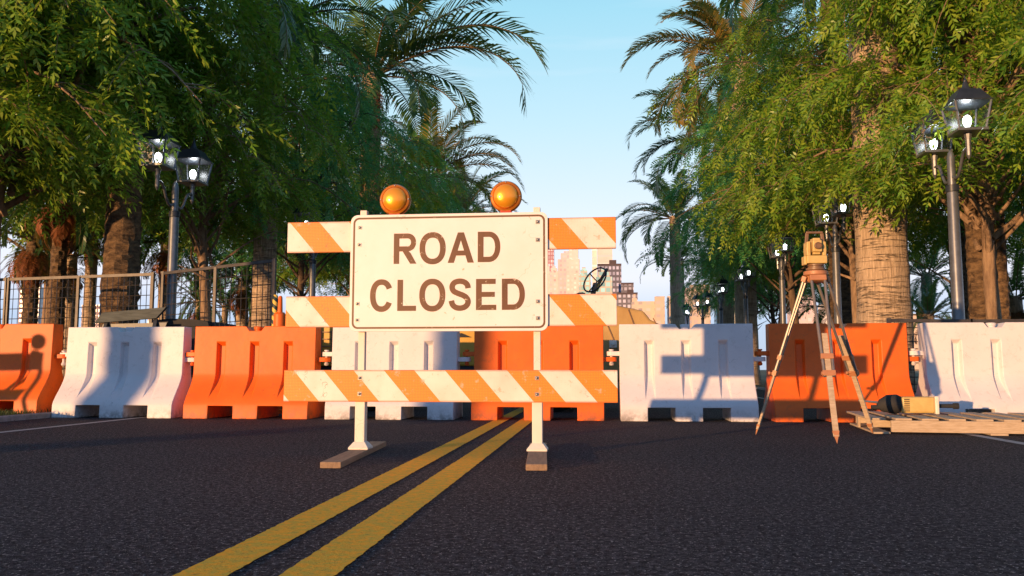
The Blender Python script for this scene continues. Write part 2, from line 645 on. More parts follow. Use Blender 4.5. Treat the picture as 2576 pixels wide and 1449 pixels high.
def blade(x, y, h, w):
    a = rng.uniform(0, PI)
    dx, dy = math.cos(a) * w, math.sin(a) * w
    lx, ly = rng.uniform(-.5, .5) * h, rng.uniform(-.5, .5) * h
    g.add([(x - dx, y - dy, .04), (x + dx, y + dy, .04), (x + lx * .4 + dx * .6, y + ly * .4 + dy * .6, .04 + h * .6), (x + lx, y + ly, .04 + h)],
          [(0, 1, 2), (0, 2, 3)])


for i in range(9000):
    if i % 3:
        x = LX0 - .14 + .06 - abs(rng.gauss(0, 1)) * 1.1
        y = rng.uniform(6.5, 14)
    else:
        x = LX1 + .12 + abs(rng.gauss(0, 1)) * 1.2
        y = rng.uniform(7, 15)
    blade(x, y, rng.uniform(.03, .085), rng.uniform(.003, .007))
tag(g.build('grass', M['grassb']), 'short dark grass growing along the road edge beside the barriers', 'grass', kind='stuff')


# ------------------------------------------------------------ water-filled plastic barriers
def barrier_body(L=1.50, H=1.09):
    zs = [0, .15, .19, .25, .31, .37, .43, .49, .53, .70, .86, .905, 1.035, H]
    hy = {0: .345, .15: .340, .19: .325, .25: .285, .31: .238, .37: .192, .43: .152, .49: .124, .53: .115, .70: .110, .86: .104, .905: .103, 1.035: .099, H: .097}
    cut = L / 5
    xs = sorted(set([-L / 2, -1.5 * cut, -.5 * cut, .5 * cut, 1.5 * cut, L / 2, -.115, .115, -.075, .075] +
                    [c + s for c in (-.415, .0, .415) for s in (-.053, .053)]))
    dep = {.25: 0., .31: .022, .37: .040, .43: .053, .49: .060, .53: .060, .70: .060, .86: .058, .905: 0.}
    M_ = MB()

    def F(x, z, sd):
        return (x, sd * -hy[z], z)

    def Sf(x, z, sd, c):
        d = dep.get(z, 0)
        return (c + (x - c) * (1 - .32 * d / .06), sd * -(hy[z] - d), z)

    def face(pts):
        q = []
        for p in pts:
            if not q or (Vector(p) - Vector(q[-1])).length > 1e-6:
                q.append(p)
        if len(q) > 1 and (Vector(q[0]) - Vector(q[-1])).length < 1e-6:
            q.pop()
        if len(q) >= 3:
            M_.add(q, [tuple(range(len(q)))])
    for sd in (1, -1):
        for i in range(len(xs) - 1):
            x0, x1 = xs[i], xs[i + 1]
            xm = (x0 + x1) / 2
            for j in range(len(zs) - 1):
                z0, z1 = zs[j], zs[j + 1]
                incut = abs(abs(xm) - cut) < cut / 2 and z1 <= .151
                if incut:
                    continue
                if z0 == 1.035 and abs(xm) < .115:
                    if abs(xm) > .075:
                        o_, i_ = (x0, x1) if xm < 0 else (x1, x0)
                        face([F(o_, z0, sd), F(i_, z0, sd), F(o_, z1, sd)])
                    continue
                sc = [c for c in (-.415, 0., .415) if abs(xm - c) < .053]
                if sc and z0 >= .25 and z1 <= .906:
                    c = sc[0]
                    face([Sf(x0, z0, sd, c), Sf(x1, z0, sd, c), Sf(x1, z1, sd, c), Sf(x0, z1, sd, c)])
                    if abs(x0 - (c - .053)) < 1e-6:
                        face([F(x0, z0, sd), Sf(x0, z0, sd, c), Sf(x0, z1, sd, c), F(x0, z1, sd)])
                    if abs(x1 - (c + .053)) < 1e-6:
                        face([Sf(x1, z0, sd, c), F(x1, z0, sd), F(x1, z1, sd), Sf(x1, z1, sd, c)])
                    continue
                face([F(x0, z0, sd), F(x1, z0, sd), F(x1, z1, sd), F(x0, z1, sd)])

    def B(x, z):
        return [F(x, z, 1), F(x, z, -1)]
    for i in range(len(xs) - 1):       # top, notch, underside, fork pocket ceilings
        x0, x1 = xs[i], xs[i + 1]
        xm = (x0 + x1) / 2
        if abs(xm) > .115:
            za = zb = H
        elif abs(xm) > .075:
            za, zb = (H, 1.035) if xm < 0 else (1.035, H)
        else:
            za = zb = 1.035
        a, b_ = B(x0, za), B(x1, zb)
        face([a[0], b_[0], b_[1], a[1]])
        zb = .15 if abs(abs(xm) - cut) < cut / 2 else 0
        a, b_ = B(x0, zb), B(x1, zb)
        face([a[1], b_[1], b_[0], a[0]])
    for x in (-1.5 * cut, -.5 * cut, .5 * cut, 1.5 * cut):
        a, b_ = B(x, 0), B(x, .15)
        face([a[0], a[1], b_[1], b_[0]])
    for x in (-L / 2, L / 2):
        for j in range(len(zs) - 1):
            a, b_ = B(x, zs[j]), B(x, zs[j + 1])
            face([a[0], a[1], b_[1], b_[0]])
    return M_


bodyO = barrier_body()


def make_barrier(name, label, mk):
    t = thing(name, label, 'barrier', group='plastic traffic barriers')
    bodyO.build('body', M[mk], t, bevel=.007, merge=1e-5, smooth=20)
    c = MB()
    c.lathe([(.045, 1.036), (.045, 1.052), (.052, 1.056), (.054, 1.082), (.046, 1.090)], 14)
    c.build('filler_cap', M[mk], t, smooth=40)
    for sd, z, nme in ((-1, .755, 'connector'), (1, .690, 'connector')):
        k = MB()
        pts = []
        for a in range(9):
            an = -PI / 2 + PI * a / 8
            pts.append((.10 + .055 * math.cos(an), .055 * math.sin(an)))
        poly = [(0, -.055)] + pts + [(0, .055)]
        n = len(poly)
        vs = [(sd * (.745 + px), py, z - .026) for px, py in poly] + [(sd * (.745 + px), py, z + .026) for px, py in poly]
        fs = [tuple(range(n)), tuple(reversed(range(n, 2 * n)))] + [((i + 1) % n, i, n + i, n + (i + 1) % n) for i in range(n)]
        k.add(vs, fs)
        k.build(nme, M[mk], t, bevel=.004, merge=1e-6, smooth=40)
    return t


BY = 9.66 + .345
wb = make_barrier('plastic_barrier', '', 'white')
ob = make_barrier('plastic_barrier', '', 'orange')
pinm = MB().lathe([(.0, .0), (.022, .006), (.028, .022), (.02, .04), (.016, .05), (.016, .17), (.028, .175), (.028, .19)], 10)
bl = [(-8.19, 'O', 'orange barrier cut off by the left edge of the photo, standing in the grass'),
      (-6.49 + .75, 'W', 'white barrier nearest the left edge, a trunk shadow across its middle'),
      (-4.84 + .75, 'O', 'brightly sunlit orange barrier left of the road closed sign'),
      (-3.14 + .75, 'W', 'white barrier behind the left half of the road closed sign'),
      (-1.44 + .75, 'O', 'orange barrier standing across the double yellow line behind the sign'),
      (.245 + .75, 'W', 'white barrier between the road closed sign and the surveying tripod'),
      (1.925 + .75, 'O', 'orange barrier behind the surveying tripod'),
      (3.60 + .75, 'W', 'white barrier behind the wooden pallet at the right edge')]
bx0 = []
firstused = {'O': False, 'W': False}
for i, (x, k, lab) in enumerate(bl):
    src = ob if k == 'O' else wb
    xx = x if i else -7.42
    jy = (0, .015, -.01, .0, .012, -.008, .01, -.012)[i]
    jr = (0.004, -.004, .003, -.003, .006, -.004, -.005, .004)[i]
    z = .045 if i == 0 else 0
    if not firstused[k]:
        src.location = (xx, BY + jy, z)
        src.rotation_euler = (0, 0, jr)
        src['label'] = lab
        firstused[k] = True
    else:
        dup(src, (xx, BY + jy, z), jr, lab)
    bx0.append(xx)
for i in range(7):
    xm = (bx0[i] + bx0[i + 1]) / 2
    mk = 'orange' if bl[i + 1][1] == 'O' else 'white'
    p = pinm.build('locking_pin', M[mk], smooth=40)
    p.location = (xm, BY, .615)
    tag(p, ('orange' if mk == 'orange' else 'white') + ' round-headed pin joining the two barriers %s' % (
        'at the far left, orange to white', 'left of the sign, white to orange', 'where the left ends of the sign rails are',
        'behind the middle of the sign', 'just right of the sign', 'left of the tripod', 'right of the tripod')[i], 'pin', 'barrier locking pins')

# ------------------------------------------------------------ road closed barricade
SY = 5.68
K = 1.353 / 1122.0
t = thing('road_closed_barricade', 'road closed sign on a striped orange and white barricade with two amber lamps', 'barricade', (-1.005, SY, 0))
T = t


def SX(cx):
    return (cx - 1041) * K


ZC = .57 + (1.206 - .57) * 1.033 - .0


def SZ(cy):
    return ZC + (568 - cy) * K


# rails (front face on y = 0); each rail's object origin sits at its centre
RL, RH = 2.262, .214
for zc, off, lab in ((1.481, -1.131 + .0, None), (.965, -1.131 + .0, None), (.461, -1.131, None)):
    idx = 0 if zc > 1.3 else (1 if zc > .7 else 2)
    st = ((130 - 118), (218 - 108), (325 - 100) - 343)[idx] * K
    # off: x + .86*z at the top left corner plus the start of the orange stripe
    o_ = -RL / 2 + st + .86 * RH / 2
    r = MB()
    r.box((0, 0, 0), (RL, .022, RH))
    ro = r.build('striped_rail', stripe_mat('rail_stripes', o_), t, bevel=.004)
    ro.location = (0, .012, zc)
# posts behind the rails
for px in (-.600, .600):
    p = MB()
    p.box((px, .047, .995), (.046, .046, 1.345))
    p.build('post', M['cream'], t, bevel=.003)
    s_ = MB()
    s_.box((px, .047, .205), (.068, .068, .31))
    s_.build('sleeve', M['cream'], t, bevel=.004)
    fl = MB()
    fl.box((px, .047, .068), (.135, .135, .036), taper=.58)
    fl.box((px, .047, .0435), (.135, .135, .013))
    fl.build('foot_plate', M['cream'], t, bevel=.002)
    fb = MB()
    fb.box((0, -.10, .018), (.122, 1.44, .036))
    fo = fb.build('foot_board', M['wood'], t, bevel=.003)
    fo.location = (px, .047, 0)
    fo.rotation_euler = (0, 0, math.radians(3.6))


def bolt(bm, x, z, y):
    bm.box((x, y - .0015, z), (.026, .003, .026))
    bm.lathe([(.0095, 0), (.0095, .003), (.007, .007), (.002, .009)], 10, Matrix.Translation((x, y - .003, z)) @ Matrix.Rotation(PI / 2, 4, 'X'))


# board with rounded corners
def rr(w, h, r, n=7):
    pts = []
    for cx, cz, a0 in ((w / 2 - r, h / 2 - r, 0), (-w / 2 + r, h / 2 - r, 90), (-w / 2 + r, -h / 2 + r, 180), (w / 2 - r, -h / 2 + r, 270)):
        for i in range(n):
            a = math.radians(a0 + 90 * i / (n - 1))
            pts.append((cx + r * math.cos(a), cz + r * math.sin(a)))
    return pts


BW, BH = 1.353, .800
bd = MB()
bd.prism(list(reversed(rr(BW, BH, .048))), -.006, .006)
bo = bd.build('sign_board', M['board'], t, bevel=.002)
bo.location = (0, -.010, ZC)
YB = -.010 - .006
# raised rim strip and brown line
ring = MB()
o1, o2 = rr(BW - .036, BH - .036, .040), rr(BW - .062, BH - .062, .029)
n = len(o1)
ring.add([(x, 0, z) for x, z in o1] + [(x, 0, z) for x, z in o2], [(i, n + i, n + (i + 1) % n, (i + 1) % n) for i in range(n)])
ro = ring.build('border_line', M['border'], bo)
ro.location = (0, -.0068, 0)
# letters
LT = MB()
lay = [0]


def nxt():
    lay[0] += 1
    return YB - .0010 - .0001 * (lay[0] % 9)


def poly(pts):
    y = nxt()
    LT.add([(SX(x), y, SZ(z)) for x, z in pts], [tuple(range(len(pts)))])


def rect(x0, x1, y0, y1):
    poly([(x0, y1), (x1, y1), (x1, y0), (x0, y0)])


def ribbon(pts, w, closed=False):
    y = nxt()
    n = len(pts)
    P = [Vector((a, b)) for a, b in pts]
    L, R = [], []
    for i in range(n):
        if closed:
            d = P[(i + 1) % n] - P[i - 1]
        else:
            d = P[min(i + 1, n - 1)] - P[max(i - 1, 0)]
        d.normalize()
        nn = Vector((-d.y, d.x))
        ww = w[i] if hasattr(w, '__len__') else w
        L.append(P[i] + nn * ww / 2)
        R.append(P[i] - nn * ww / 2)
    vs = [(SX(p.x), y, SZ(p.y)) for p in L] + [(SX(p.x), y, SZ(p.y)) for p in R]
    LT.add(vs, [(i, (i + 1) % n, n + (i + 1) % n, n + i) for i in range(n if closed else n - 1)])


def sell(cx, cy, rx, ry, a0, a1, n=30, e=2.25):
    out = []
    for i in range(n + 1):
        a = math.radians(a0 + (a1 - a0) * i / n)
        c, s = math.cos(a), math.sin(a)
        out.append((cx + rx * abs(c) ** (2 / e) * (1 if c > 0 else -1), cy - ry * abs(s) ** (2 / e) * (1 if s > 0 else -1)))
    return out


SW = 33


def gO(x0, x1, y0, y1):
    w = 32
    ribbon(sell((x0 + x1) / 2, (y0 + y1) / 2, (x1 - x0 - w) / 2, (y1 - y0 - w + 4) / 2, 0, 360, 48)[:-1], w, True)


def gD(x0, x1, y0, y1):
    rect(x0, x0 + 32, y0, y1)
    w = 30
    h = (y1 - y0 - w) / 2
    cx = x0 + (x1 - x0) * .48
    arc = sell(cx, (y0 + y1) / 2, x1 - w / 2 - 1 - cx, h, 90, -90, 30, 2.2)
    ribbon([(x0 + 16, y0 + w / 2)] + arc + [(x0 + 16, y1 - w / 2)], w)


def gC(x0, x1, y0, y1):
    w = 32
    ribbon(sell((x0 + x1) / 2 + 2, (y0 + y1) / 2, (x1 - x0 - w) / 2 + 1, (y1 - y0 - w + 4) / 2, 28, 332, 40), w)


def gE(x0, x1, y0, y1):
    rect(x0, x0 + 32, y0, y1)
    rect(x0 + 16, x1 - 4, y0, y0 + 29)
    rect(x0 + 16, x1 - 9, y0 + 73, y0 + 101)
    rect(x0 + 16, x1, y1 - 29, y1)


def gL(x0, x1, y0, y1):
    rect(x0, x0 + 32, y0, y1)
    rect(x0 + 16, x1, y1 - 29, y1)


def gR(x0, x1, y0, y1):
    rect(x0, x0 + 32, y0, y1)
    w = 29
    a, b_ = y0 + w / 2, y0 + 88
    arc = sell(x1 - 52, (a + b_) / 2, 34, (b_ - a) / 2, 90, -90, 16, 2.1)
    ribbon([(x0 + 16, a)] + arc + [(x0 + 16, b_)], w)
    poly([(x1 - 36, y1), (x1, y1), (x1 - 34, y0 + 112), (x1 - 52, y0 + 96), (x1 - 82, y0 + 99)])


def gA(x0, x1, y0, y1):
    xm = (x0 + x1) / 2
    poly([(x0, y1), (x0 + 35, y1), (xm + 3, y0 + 34), (xm + 3, y0), (xm - 17, y0)])
    poly([(x1 - 35, y1), (x1, y1), (xm + 17, y0), (xm - 3, y0), (xm - 3, y0 + 34)])
    rect(x0 + 36, x1 - 36, y1 - 69, y1 - 41)


def gS(x0, x1, y0, y1):
    w = 31
    P = [(1.0, .735), (.95, .86), (.78, .96), (.5, 1.0), (.22, .965), (.06, .87), (.035, .74), (.13, .63), (.32, .565), (.5, .52), (.70, .47),
         (.90, .385), (1.0, .25), (.94, .12), (.76, .03), (.5, 0), (.25, .03), (.06, .13), (-.01, .28)]
    # Catmull-Rom through the points
    out = []
    for i in range(len(P) - 1):
        p0, p1, p2, p3 = [Vector(P[max(0, min(len(P) - 1, i + k))]) for k in (-1, 0, 1, 2)]
        for s_ in range(4):
            q = s_ / 4
            out.append(.5 * ((2 * p1) + (p2 - p0) * q + (2 * p0 - 5 * p1 + 4 * p2 - p3) * q * q + (3 * p1 - p0 - 3 * p2 + p3) * q ** 3))
    out.append(Vector(P[-1]))
    a, b_ = x0 + w / 2, x1 - w / 2
    c, d = y0 + w / 2 - 1, y1 - w / 2 + 1
    ribbon([(a + p.x * (b_ - a), d + (c - d) * p.y) for p in out], w)


gR(731, 862, 346, 519)
gO(879, 1028, 343, 522)
gA(1040, 1188, 345, 517)
gD(1210, 1338, 343, 515)
gC(597, 727, 607, 788)
gL(755, 862, 609, 785)
gO(880, 1028, 607, 788)
gS(1048, 1172, 606, 786)
gE(1201, 1315, 609, 783)
gD(1346, 1475, 609, 783)
lo = LT.build('lettering', M['letter'], bo)
lo.location = (0, .010, -ZC)
for x, zz in ((533, 309), (531, 407), (526, 743), (525, 835), (1546, 293), (1546, 394), (1546, 737), (1546, 830)):
    bts = MB()
    bolt(bts, SX(x), SZ(zz) - ZC, -.0065)
    bts.build('bolt', M['galv'], bo, smooth=40)
for px in (-.600, .600):
    for zc in (.515, .408):
        bt2 = MB()
        bolt(bt2, px, zc, .0)
        bt2.build('bolt', M['galv'], t, smooth=40)
# amber lamps
for lx in (730, 1366):
    x = SX(lx)
    bs = MB()
    bs.box((x, .02, SZ(222)), (.075, .05, .03))
    e = bs.build('lamp_base', M['redbase'], t, bevel=.004)
    zc = SZ(148) if lx < 1000 else SZ(142)
    Rm = Matrix.Translation((x, .02, zc)) @ Matrix.Rotation(PI / 2, 4, 'X')
    rm = MB()
    rm.lathe([(.088, -.034), (.104, -.026), (.108, -.006), (.108, .012), (.102, .024), (.088, .030), (.084, .022)], 40, Rm)
    w = rm.build('warning_light', M['amberrim'], t, smooth=35)
    le = MB()
    le.lathe([(.084, .016), (.084, .032), (.078, .044), (.064, .055), (.045, .063), (.024, .067), (.006, .0685)], 40, Rm)
    le.build('lens', M['amber'], w, smooth=60)
    for a in (90, 0, 180):
        sc = MB()
        sc.lathe([(.005, .02), (.005, .031), (.003, .033)], 8, Rm @ Matrix.Translation((.096 * math.cos(math.radians(a)), .096 * math.sin(math.radians(a)), 0)))
        sc.build('screw', M['galv'], w, smooth=40)

# ------------------------------------------------------------ surveying tripod with total station
TX, TYY = 1.78, 7.62
hz = 1.388
feet = [(1.36, 7.72), (1.83, 6.90), (2.44, 8.02)]
hc = atY(2052, 690, 7.5)
hx, hyy = hc.x, 7.5
t = thing('surveying_tripod', 'metal surveying tripod with orange fittings standing in front of the orange barrier', 'tripod', (hx, hyy, 0))
hd = MB()
hd.lathe([(.085, hz - .02), (.10, hz - .01), (.10, hz + .018), (.085, hz + .024)], 3 * 8, None)
hd.lathe([(.06, hz - .075), (.075, hz - .06), (.075, hz - .021)], 6, None)
hd.build('head', M['terra'], t, smooth=30)
for fx, fy in feet:
    d = Vector((fx - hx, fy - hyy, 0))
    u = d.normalized()
    s_ = Vector((-u.y, u.x, 0))
    top = u * .085 + Vector((0, 0, hz - .035))
    foot = Vector((d.x, d.y, 0.0))
    ax = (foot - top)
    L = ax.length
    ax.normalize()
    lg = MB()
    for k in (-1, 1):
        lg.tube([top + s_ * .055 * k, top + ax * L * .62 + s_ * .034 * k], [.0125, .0125], 8)
    leg = lg.build('leg', M['alu'], t, smooth=40)
    hin = MB()
    q = ax.to_track_quat('Z', 'Y').to_matrix()
    nrm = s_.cross(ax)
    Rm = Matrix((s_, nrm, ax)).transposed()
    hin.box(top + ax * .012, (.135, .04, .05), Rm)
    hin.build('hinge', M['terra'], leg, bevel=.005)
    for f_ in (.50, .60):
        cl = MB()
        cl.box(top + ax * L * f_, (.10, .036, .045), Rm)
        if f_ > .55:
            cl.lathe([(.008, .0), (.008, .04), (.016, .045), (.016, .06)], 8, Matrix.Translation(top + ax * L * f_) @ Matrix.Rotation(-PI / 2, 4, 'Y'))
        cl.build('clamp', M['terra'], leg, bevel=.004)
    mid = MB()
    mid.box(top + ax * L * .66, (.044, .018, L * .60), Rm)
    mid.build('lower_leg', M['pallet'], leg, bevel=.002)
    sh = MB()
    sh.add([top + ax * (L * .93) + s_ * a + nrm * b2 for a, b2 in ((-.026, -.014), (.026, -.014), (.026, .014), (-.026, .014))] + [foot],
           [(0, 1, 2, 3), (0, 4, 1), (1, 4, 2), (2, 4, 3), (3, 4, 0)])
    sh.build('foot_shoe', M['terra'], leg)
ts = thing('total_station', 'yellow surveying instrument with a carrying handle mounted on the tripod', 'surveying instrument', (hx, hyy, hz + .026), .06)
b0 = MB()
b0.lathe([(.07, 0), (.078, .006), (.078, .022), (.06, .026), (.06, .038), (.07, .042), (.07, .052), (.06, .056)], 20)
b0.build('tribrach', M['stationdark'], ts, smooth=35)
b1 = MB()
b1.box((0, 0, .092), (.168, .12, .068))
b1.box((-.093, 0, .085), (.022, .09, .075))
b1.build('display_base', M['station'], ts, bevel=.006)
for sd in (-1, 1):
    st = MB()
    st.prism([(sd * .050, .126), (sd * .080, .126), (sd * .084, .175), (sd * .080, .245), (sd * .050, .250)][::-sd], -.05, .05)
    st.build('side_arm', M['station'], ts, bevel=.006, merge=1e-6)
tl = MB()
tl.box((0, -.01, .205), (.074, .14, .10))
tl.box((0, -.012, .265), (.060, .10, .022))
tl.box((0, -.02, .145), (.06, .07, .022))
tele = tl.build('telescope', M['station'], ts, bevel=.006)
ln = MB()
ln.lathe([(.030, 0), (.030, .018), (.024, .02), (.022, .014)], 20, Matrix.Translation((0, -.08, .205)) @ Matrix.Rotation(PI / 2, 4, 'X'))
ln.build('lens', M['stationdark'], tele, smooth=40)
hn = MB()
hn.bar((-.072, 0, .235), (-.062, 0, .325), .018, .028)
hn.bar((.072, 0, .235), (.062, 0, .325), .018, .028)
hn.box((0, 0, .330), (.140, .028, .018))
hn.build('carrying_handle', M['stationdark'], ts, bevel=.004)

# ------------------------------------------------------------ pallet and the machine on it
pc = Vector((2.41, 8.0, 0))
prz = -math.atan2(.262, 1.6) * .9
pt = thing('wooden_pallet', 'wooden slatted pallet lying on the asphalt at the right edge', 'pallet', pc, prz + 0.02)
PW, PD = 2.1, 1.35
for i in range(10):
    s_ = MB()
    s_.box((.065 + i * (PW - .13) / 9, PD / 2, .131), (.135, PD, .018))
    s_.build('slat', M['pallet'], pt, bevel=.002)
for y in (.02, PD / 2, PD - .02):
    s_ = MB()
    s_.box((PW / 2 + .09, y, .070), (PW - .18 if y < .1 else PW, .040, .102))
    s_.build('stringer', M['pallet'], pt, bevel=.002)
for x in (.10, PW / 2, PW - .1):
    s_ = MB()
    s_.box((x, PD / 2, .0095), (.14, PD, .017))
    s_.build('bottom_board', M['pallet'], pt, bevel=.002)
sd_ = MB()
sd_.box((.011, PD / 2, .070), (.02, .10, .102))
sd_.build('side_block', M['pallet'], pt, bevel=.002)
# demolition hammer lying on the slats
ht = thing('demolition_hammer', 'yellow and black electric hammer with side handles lying on the pallet', 'power tool', (2.98, 8.62, .140), -.06)
h = MB()
h.box((.05, 0, .095), (.30, .17, .155))
hb = h.build('motor_housing', M['station'], ht, bevel=.02)
h = MB()
for k in range(7):
    h.box((-.055, -.0865, .04 + k * .018), (.05, .004, .008))
h.build('vent', M['black'], hb)
h = MB()
h.box((.215, 0, .095), (.035, .185, .17))
h.build('end_band', M['cream'], hb, bevel=.008)
h = MB()
h.tube([(-.09, 0, .095), (-.13, 0, .10), (-.20, 0, .10), (-.27, 0, .085), (-.30, 0, .08)], [.075, .095, .09, .06, .03], 14)
h.build('gear_case', M['black'], ht, smooth=40)
h = MB()
h.tube([(-.36, -.01, .07), (-.24, -.01, .07)], .022, 10)
h.tube([(.22, 0, .085), (.38, 0, .085), (.385, 0, .085), (.43, 0, .085)], [.02, .02, .03, .03], 10)
h.build('handle', M['black'], ht, smooth=40)
h = MB()
h.tube([(-.30, 0, .115), (-.40, .01, .125), (-.47, .02, .13)], [.012, .010, .004], 8)
h.build('chisel', M['galv'], ht, smooth=40)


# ------------------------------------------------------------ street lamps
def make_lamp():
    t = thing('street_lamp', '', 'street lamp', group='twin lantern street lamps along the road')
    p = MB()
    p.lathe([(.13, 0), (.13, .10), (.09, .16), (.085, .5), (.074, .56), (.070, 2.88), (.066, 2.90)], 18)
    p.lathe([(.052, 2.94), (.050, 3.36), (.035, 3.42), (.008, 3.46)], 12)
    p.build('pole', M['polemetal'], t, smooth=35)
    c = MB()
    c.lathe([(.068, 2.895), (.082, 2.90), (.082, 2.985), (.06, 2.99)], 18)
    c.build('collar', M['darkmetal'], t, smooth=35)
    for sd in (-1, 1):
        a = MB()
        pts = []
        for q in [(0.05, 3.09), (.13, 3.05), (.21, 3.07), (.28, 3.15), (.34, 3.26), (.40, 3.33), (.47, 3.355), (.54, 3.35)]:
            pts.append((0, sd * q[0], q[1]))
        a.tube(pts, .021, 8)
        a.build('arm', M['polemetal'], t, smooth=50)
        Y = sd * .545
        bs = MB()
        bs.lathe([(.006, 3.20), (.030, 3.25), (.033, 3.30), (.036, 3.45), (.052, 3.53)], 8, Matrix.Translation((0, Y, 0)))
        bs.box((0, Y, 3.55), (.36, .36, .035))
        base = bs.build('lantern', M['polemetal'], t, bevel=.004)
        for x, y in ((-1, -1), (1, -1), (1, 1), (-1, 1)):
            fr = MB()
            fr.bar((x * .160, Y + y * .160, 3.565), (x * .212, Y + y * .212, 3.90), .022, .022)
            fr.build('frame_bar', M['polemetal'], base)
        gs = MB()
        lo_, hi_ = .156, .208
        cs = ((-1, -1), (1, -1), (1, 1), (-1, 1))
        for i in range(4):
            a_, b_ = cs[i], cs[(i + 1) % 4]
            gs.quad((a_[0] * lo_, Y + a_[1] * lo_, 3.57), (b_[0] * lo_, Y + b_[1] * lo_, 3.57), (b_[0] * hi_, Y + b_[1] * hi_, 3.90), (a_[0] * hi_, Y + a_[1] * hi_, 3.90))
        gs.build('glass', M['glass'], base)
        rf = MB()
        rf.box((0, Y, 3.908), (.47, .47, .016))
        rf.box((0, Y, 3.995), (.44, .44, .158), taper=.56)
        rf.box((0, Y, 4.083), (.20, .20, .018), taper=.8)
        rf.lathe([(.07, 4.09), (.045, 4.13), (.030, 4.18), (.022, 4.20), (.024, 4.215), (.010, 4.24), (.003, 4.29)], 10, Matrix.Translation((0, Y, 0)))
        rf.build('lantern_roof', M['darkmetal'], base)
        bu = MB()
        bu.lathe([(.026, 3.57), (.028, 3.61)], 10, Matrix.Translation((0, Y, 0)))
        bu.build('bulb_socket', M['polemetal'], base)
        bb = MB()
        bb.lathe([(.026, 3.612), (.044, 3.65), (.052, 3.69), (.050, 3.72), (.036, 3.75), (.012, 3.765)], 14, Matrix.Translation((0, Y, 0)))
        bb.build('bulb', M['bulb'], base, smooth=60)
    return t


lamp = make_lamp()
lpos = [(-6.44, 12.35, 'lit twin lantern street lamp on the left, nearest one, beside the leaning fence'),
        (-6.25, 18.2, 'street lamp behind the left rail ends, its lantern roofs just above the top rail'),
        (-6.25, 24.0, 'third street lamp of the left row, hidden behind the sign and trees'),
        (4.66, 11.6, 'lit twin lantern street lamp at far right in front of the palm trunks'),
        (4.72, 17.4, 'lit street lamp directly behind the surveying instrument'),
        (4.78, 22.7, 'third lit street lamp from the right, left of the surveying instrument'),
        (4.84, 28.6, 'fourth lit street lamp from the right, under the dark teal leaves'),
        (4.86, 34.4, 'fifth lit street lamp from the right in the receding row'),
        (4.88, 40.6, 'sixth lit street lamp from the right, a small one near the pale towers'),
        (4.90, 47.5, 'seventh lit street lamp from the right, beside the narrow grey palm trunk'),
        (4.92, 56.0, 'smallest and farthest lit street lamp of the right row')]
for i, (x, y, lab) in enumerate(lpos):
    o = lamp if i == 0 else dup(lamp, (x, y, 0))
    o.location = (x, y, .0)
    o.rotation_euler = (0, 0, (.0, .05, -.04, .0, .04, -.03, .05, 0, .3, -.2, .1)[i])
    o['label'] = lab

for i in (0, 3):
    for sd in (-1, 1):
        pl = bpy.data.lights.new('bulb_light', 'POINT')
        pl.energy = 3.5
        pl.color = (.93, .96, 1)
        pl.shadow_soft_size = .05
        po = bpy.data.objects.new('bulb_light', pl)
        C.objects.link(po)
        po.location = (lpos[i][0], lpos[i][1] + sd * .545, 3.80)

#@@PART2


# ------------------------------------------------------------ foliage builders
def np_mesh(name, V, nper, m):
    """V: (n*nper,3) array of unshared polygons with nper corners"""
    nv = len(V)
    nf = nv // nper
    me = bpy.data.meshes.new(name)
    me.vertices.add(nv)
    me.vertices.foreach_set('co', np.ascontiguousarray(V, dtype=np.float32).ravel())
    me.loops.add(nv)
    me.loops.foreach_set('vertex_index', np.arange(nv, dtype=np.int32))
    me.polygons.add(nf)
    me.polygons.foreach_set('loop_start', np.arange(0, nv, nper, dtype=np.int32))
    me.update(calc_edges=True)
    me.materials.append(m)
    return me


def norm(a):
    return a / np.maximum(1e-9, np.linalg.norm(a, axis=-1, keepdims=True))


def sprays(P, D, L, rs, npair=6, ll=.115, lw=.030):
    """pinnate leaves: base points P, directions D, lengths L -> array of diamond leaflets"""
    n = len(P)
    up = np.tile(np.array([[0, 0, 1.]]), (n, 1)) + rs.normal(0, .45, (n, 3))
    side = norm(np.cross(D, up))
    nrm = norm(np.cross(side, D))
    out = []
    for k in range(npair):
        f = (k + .8) / npair
        c = P + D * (L * f)[:, None] - np.array([0, 0, 1.]) * (L * f * f * .22)[:, None]
        for sd in (-1, 1):
            a = norm(side * sd * 1.0 + D * (.55 + .5 * f) + nrm * rs.normal(0.05, .28, (n, 1)) + np.array([0, 0, -.16]))
            l = (ll * (1 - .45 * abs(f - .5)) * rs.uniform(.75, 1.15, n))[:, None]
            w = norm(np.cross(a, nrm + rs.normal(0, .3, (n, 3)))) * (lw / 2)
            out.append(np.stack([c, c + a * l * .42 + w, c + a * l, c + a * l * .42 - w], 1))
    tip = P + D * L[:, None] - np.array([0, 0, .22]) * L[:, None]
    w = side * lw / 2
    a = norm(D + np.array([0, 0, -.5]))
    out.append(np.stack([tip, tip + a * ll * .45 + w, tip + a * ll, tip + a * ll * .45 - w], 1))
    out.append(np.stack([P - side * .003, P + side * .003, tip + side * .002, tip - side * .002], 1))
    return np.concatenate(out, 0).reshape(-1, 3)


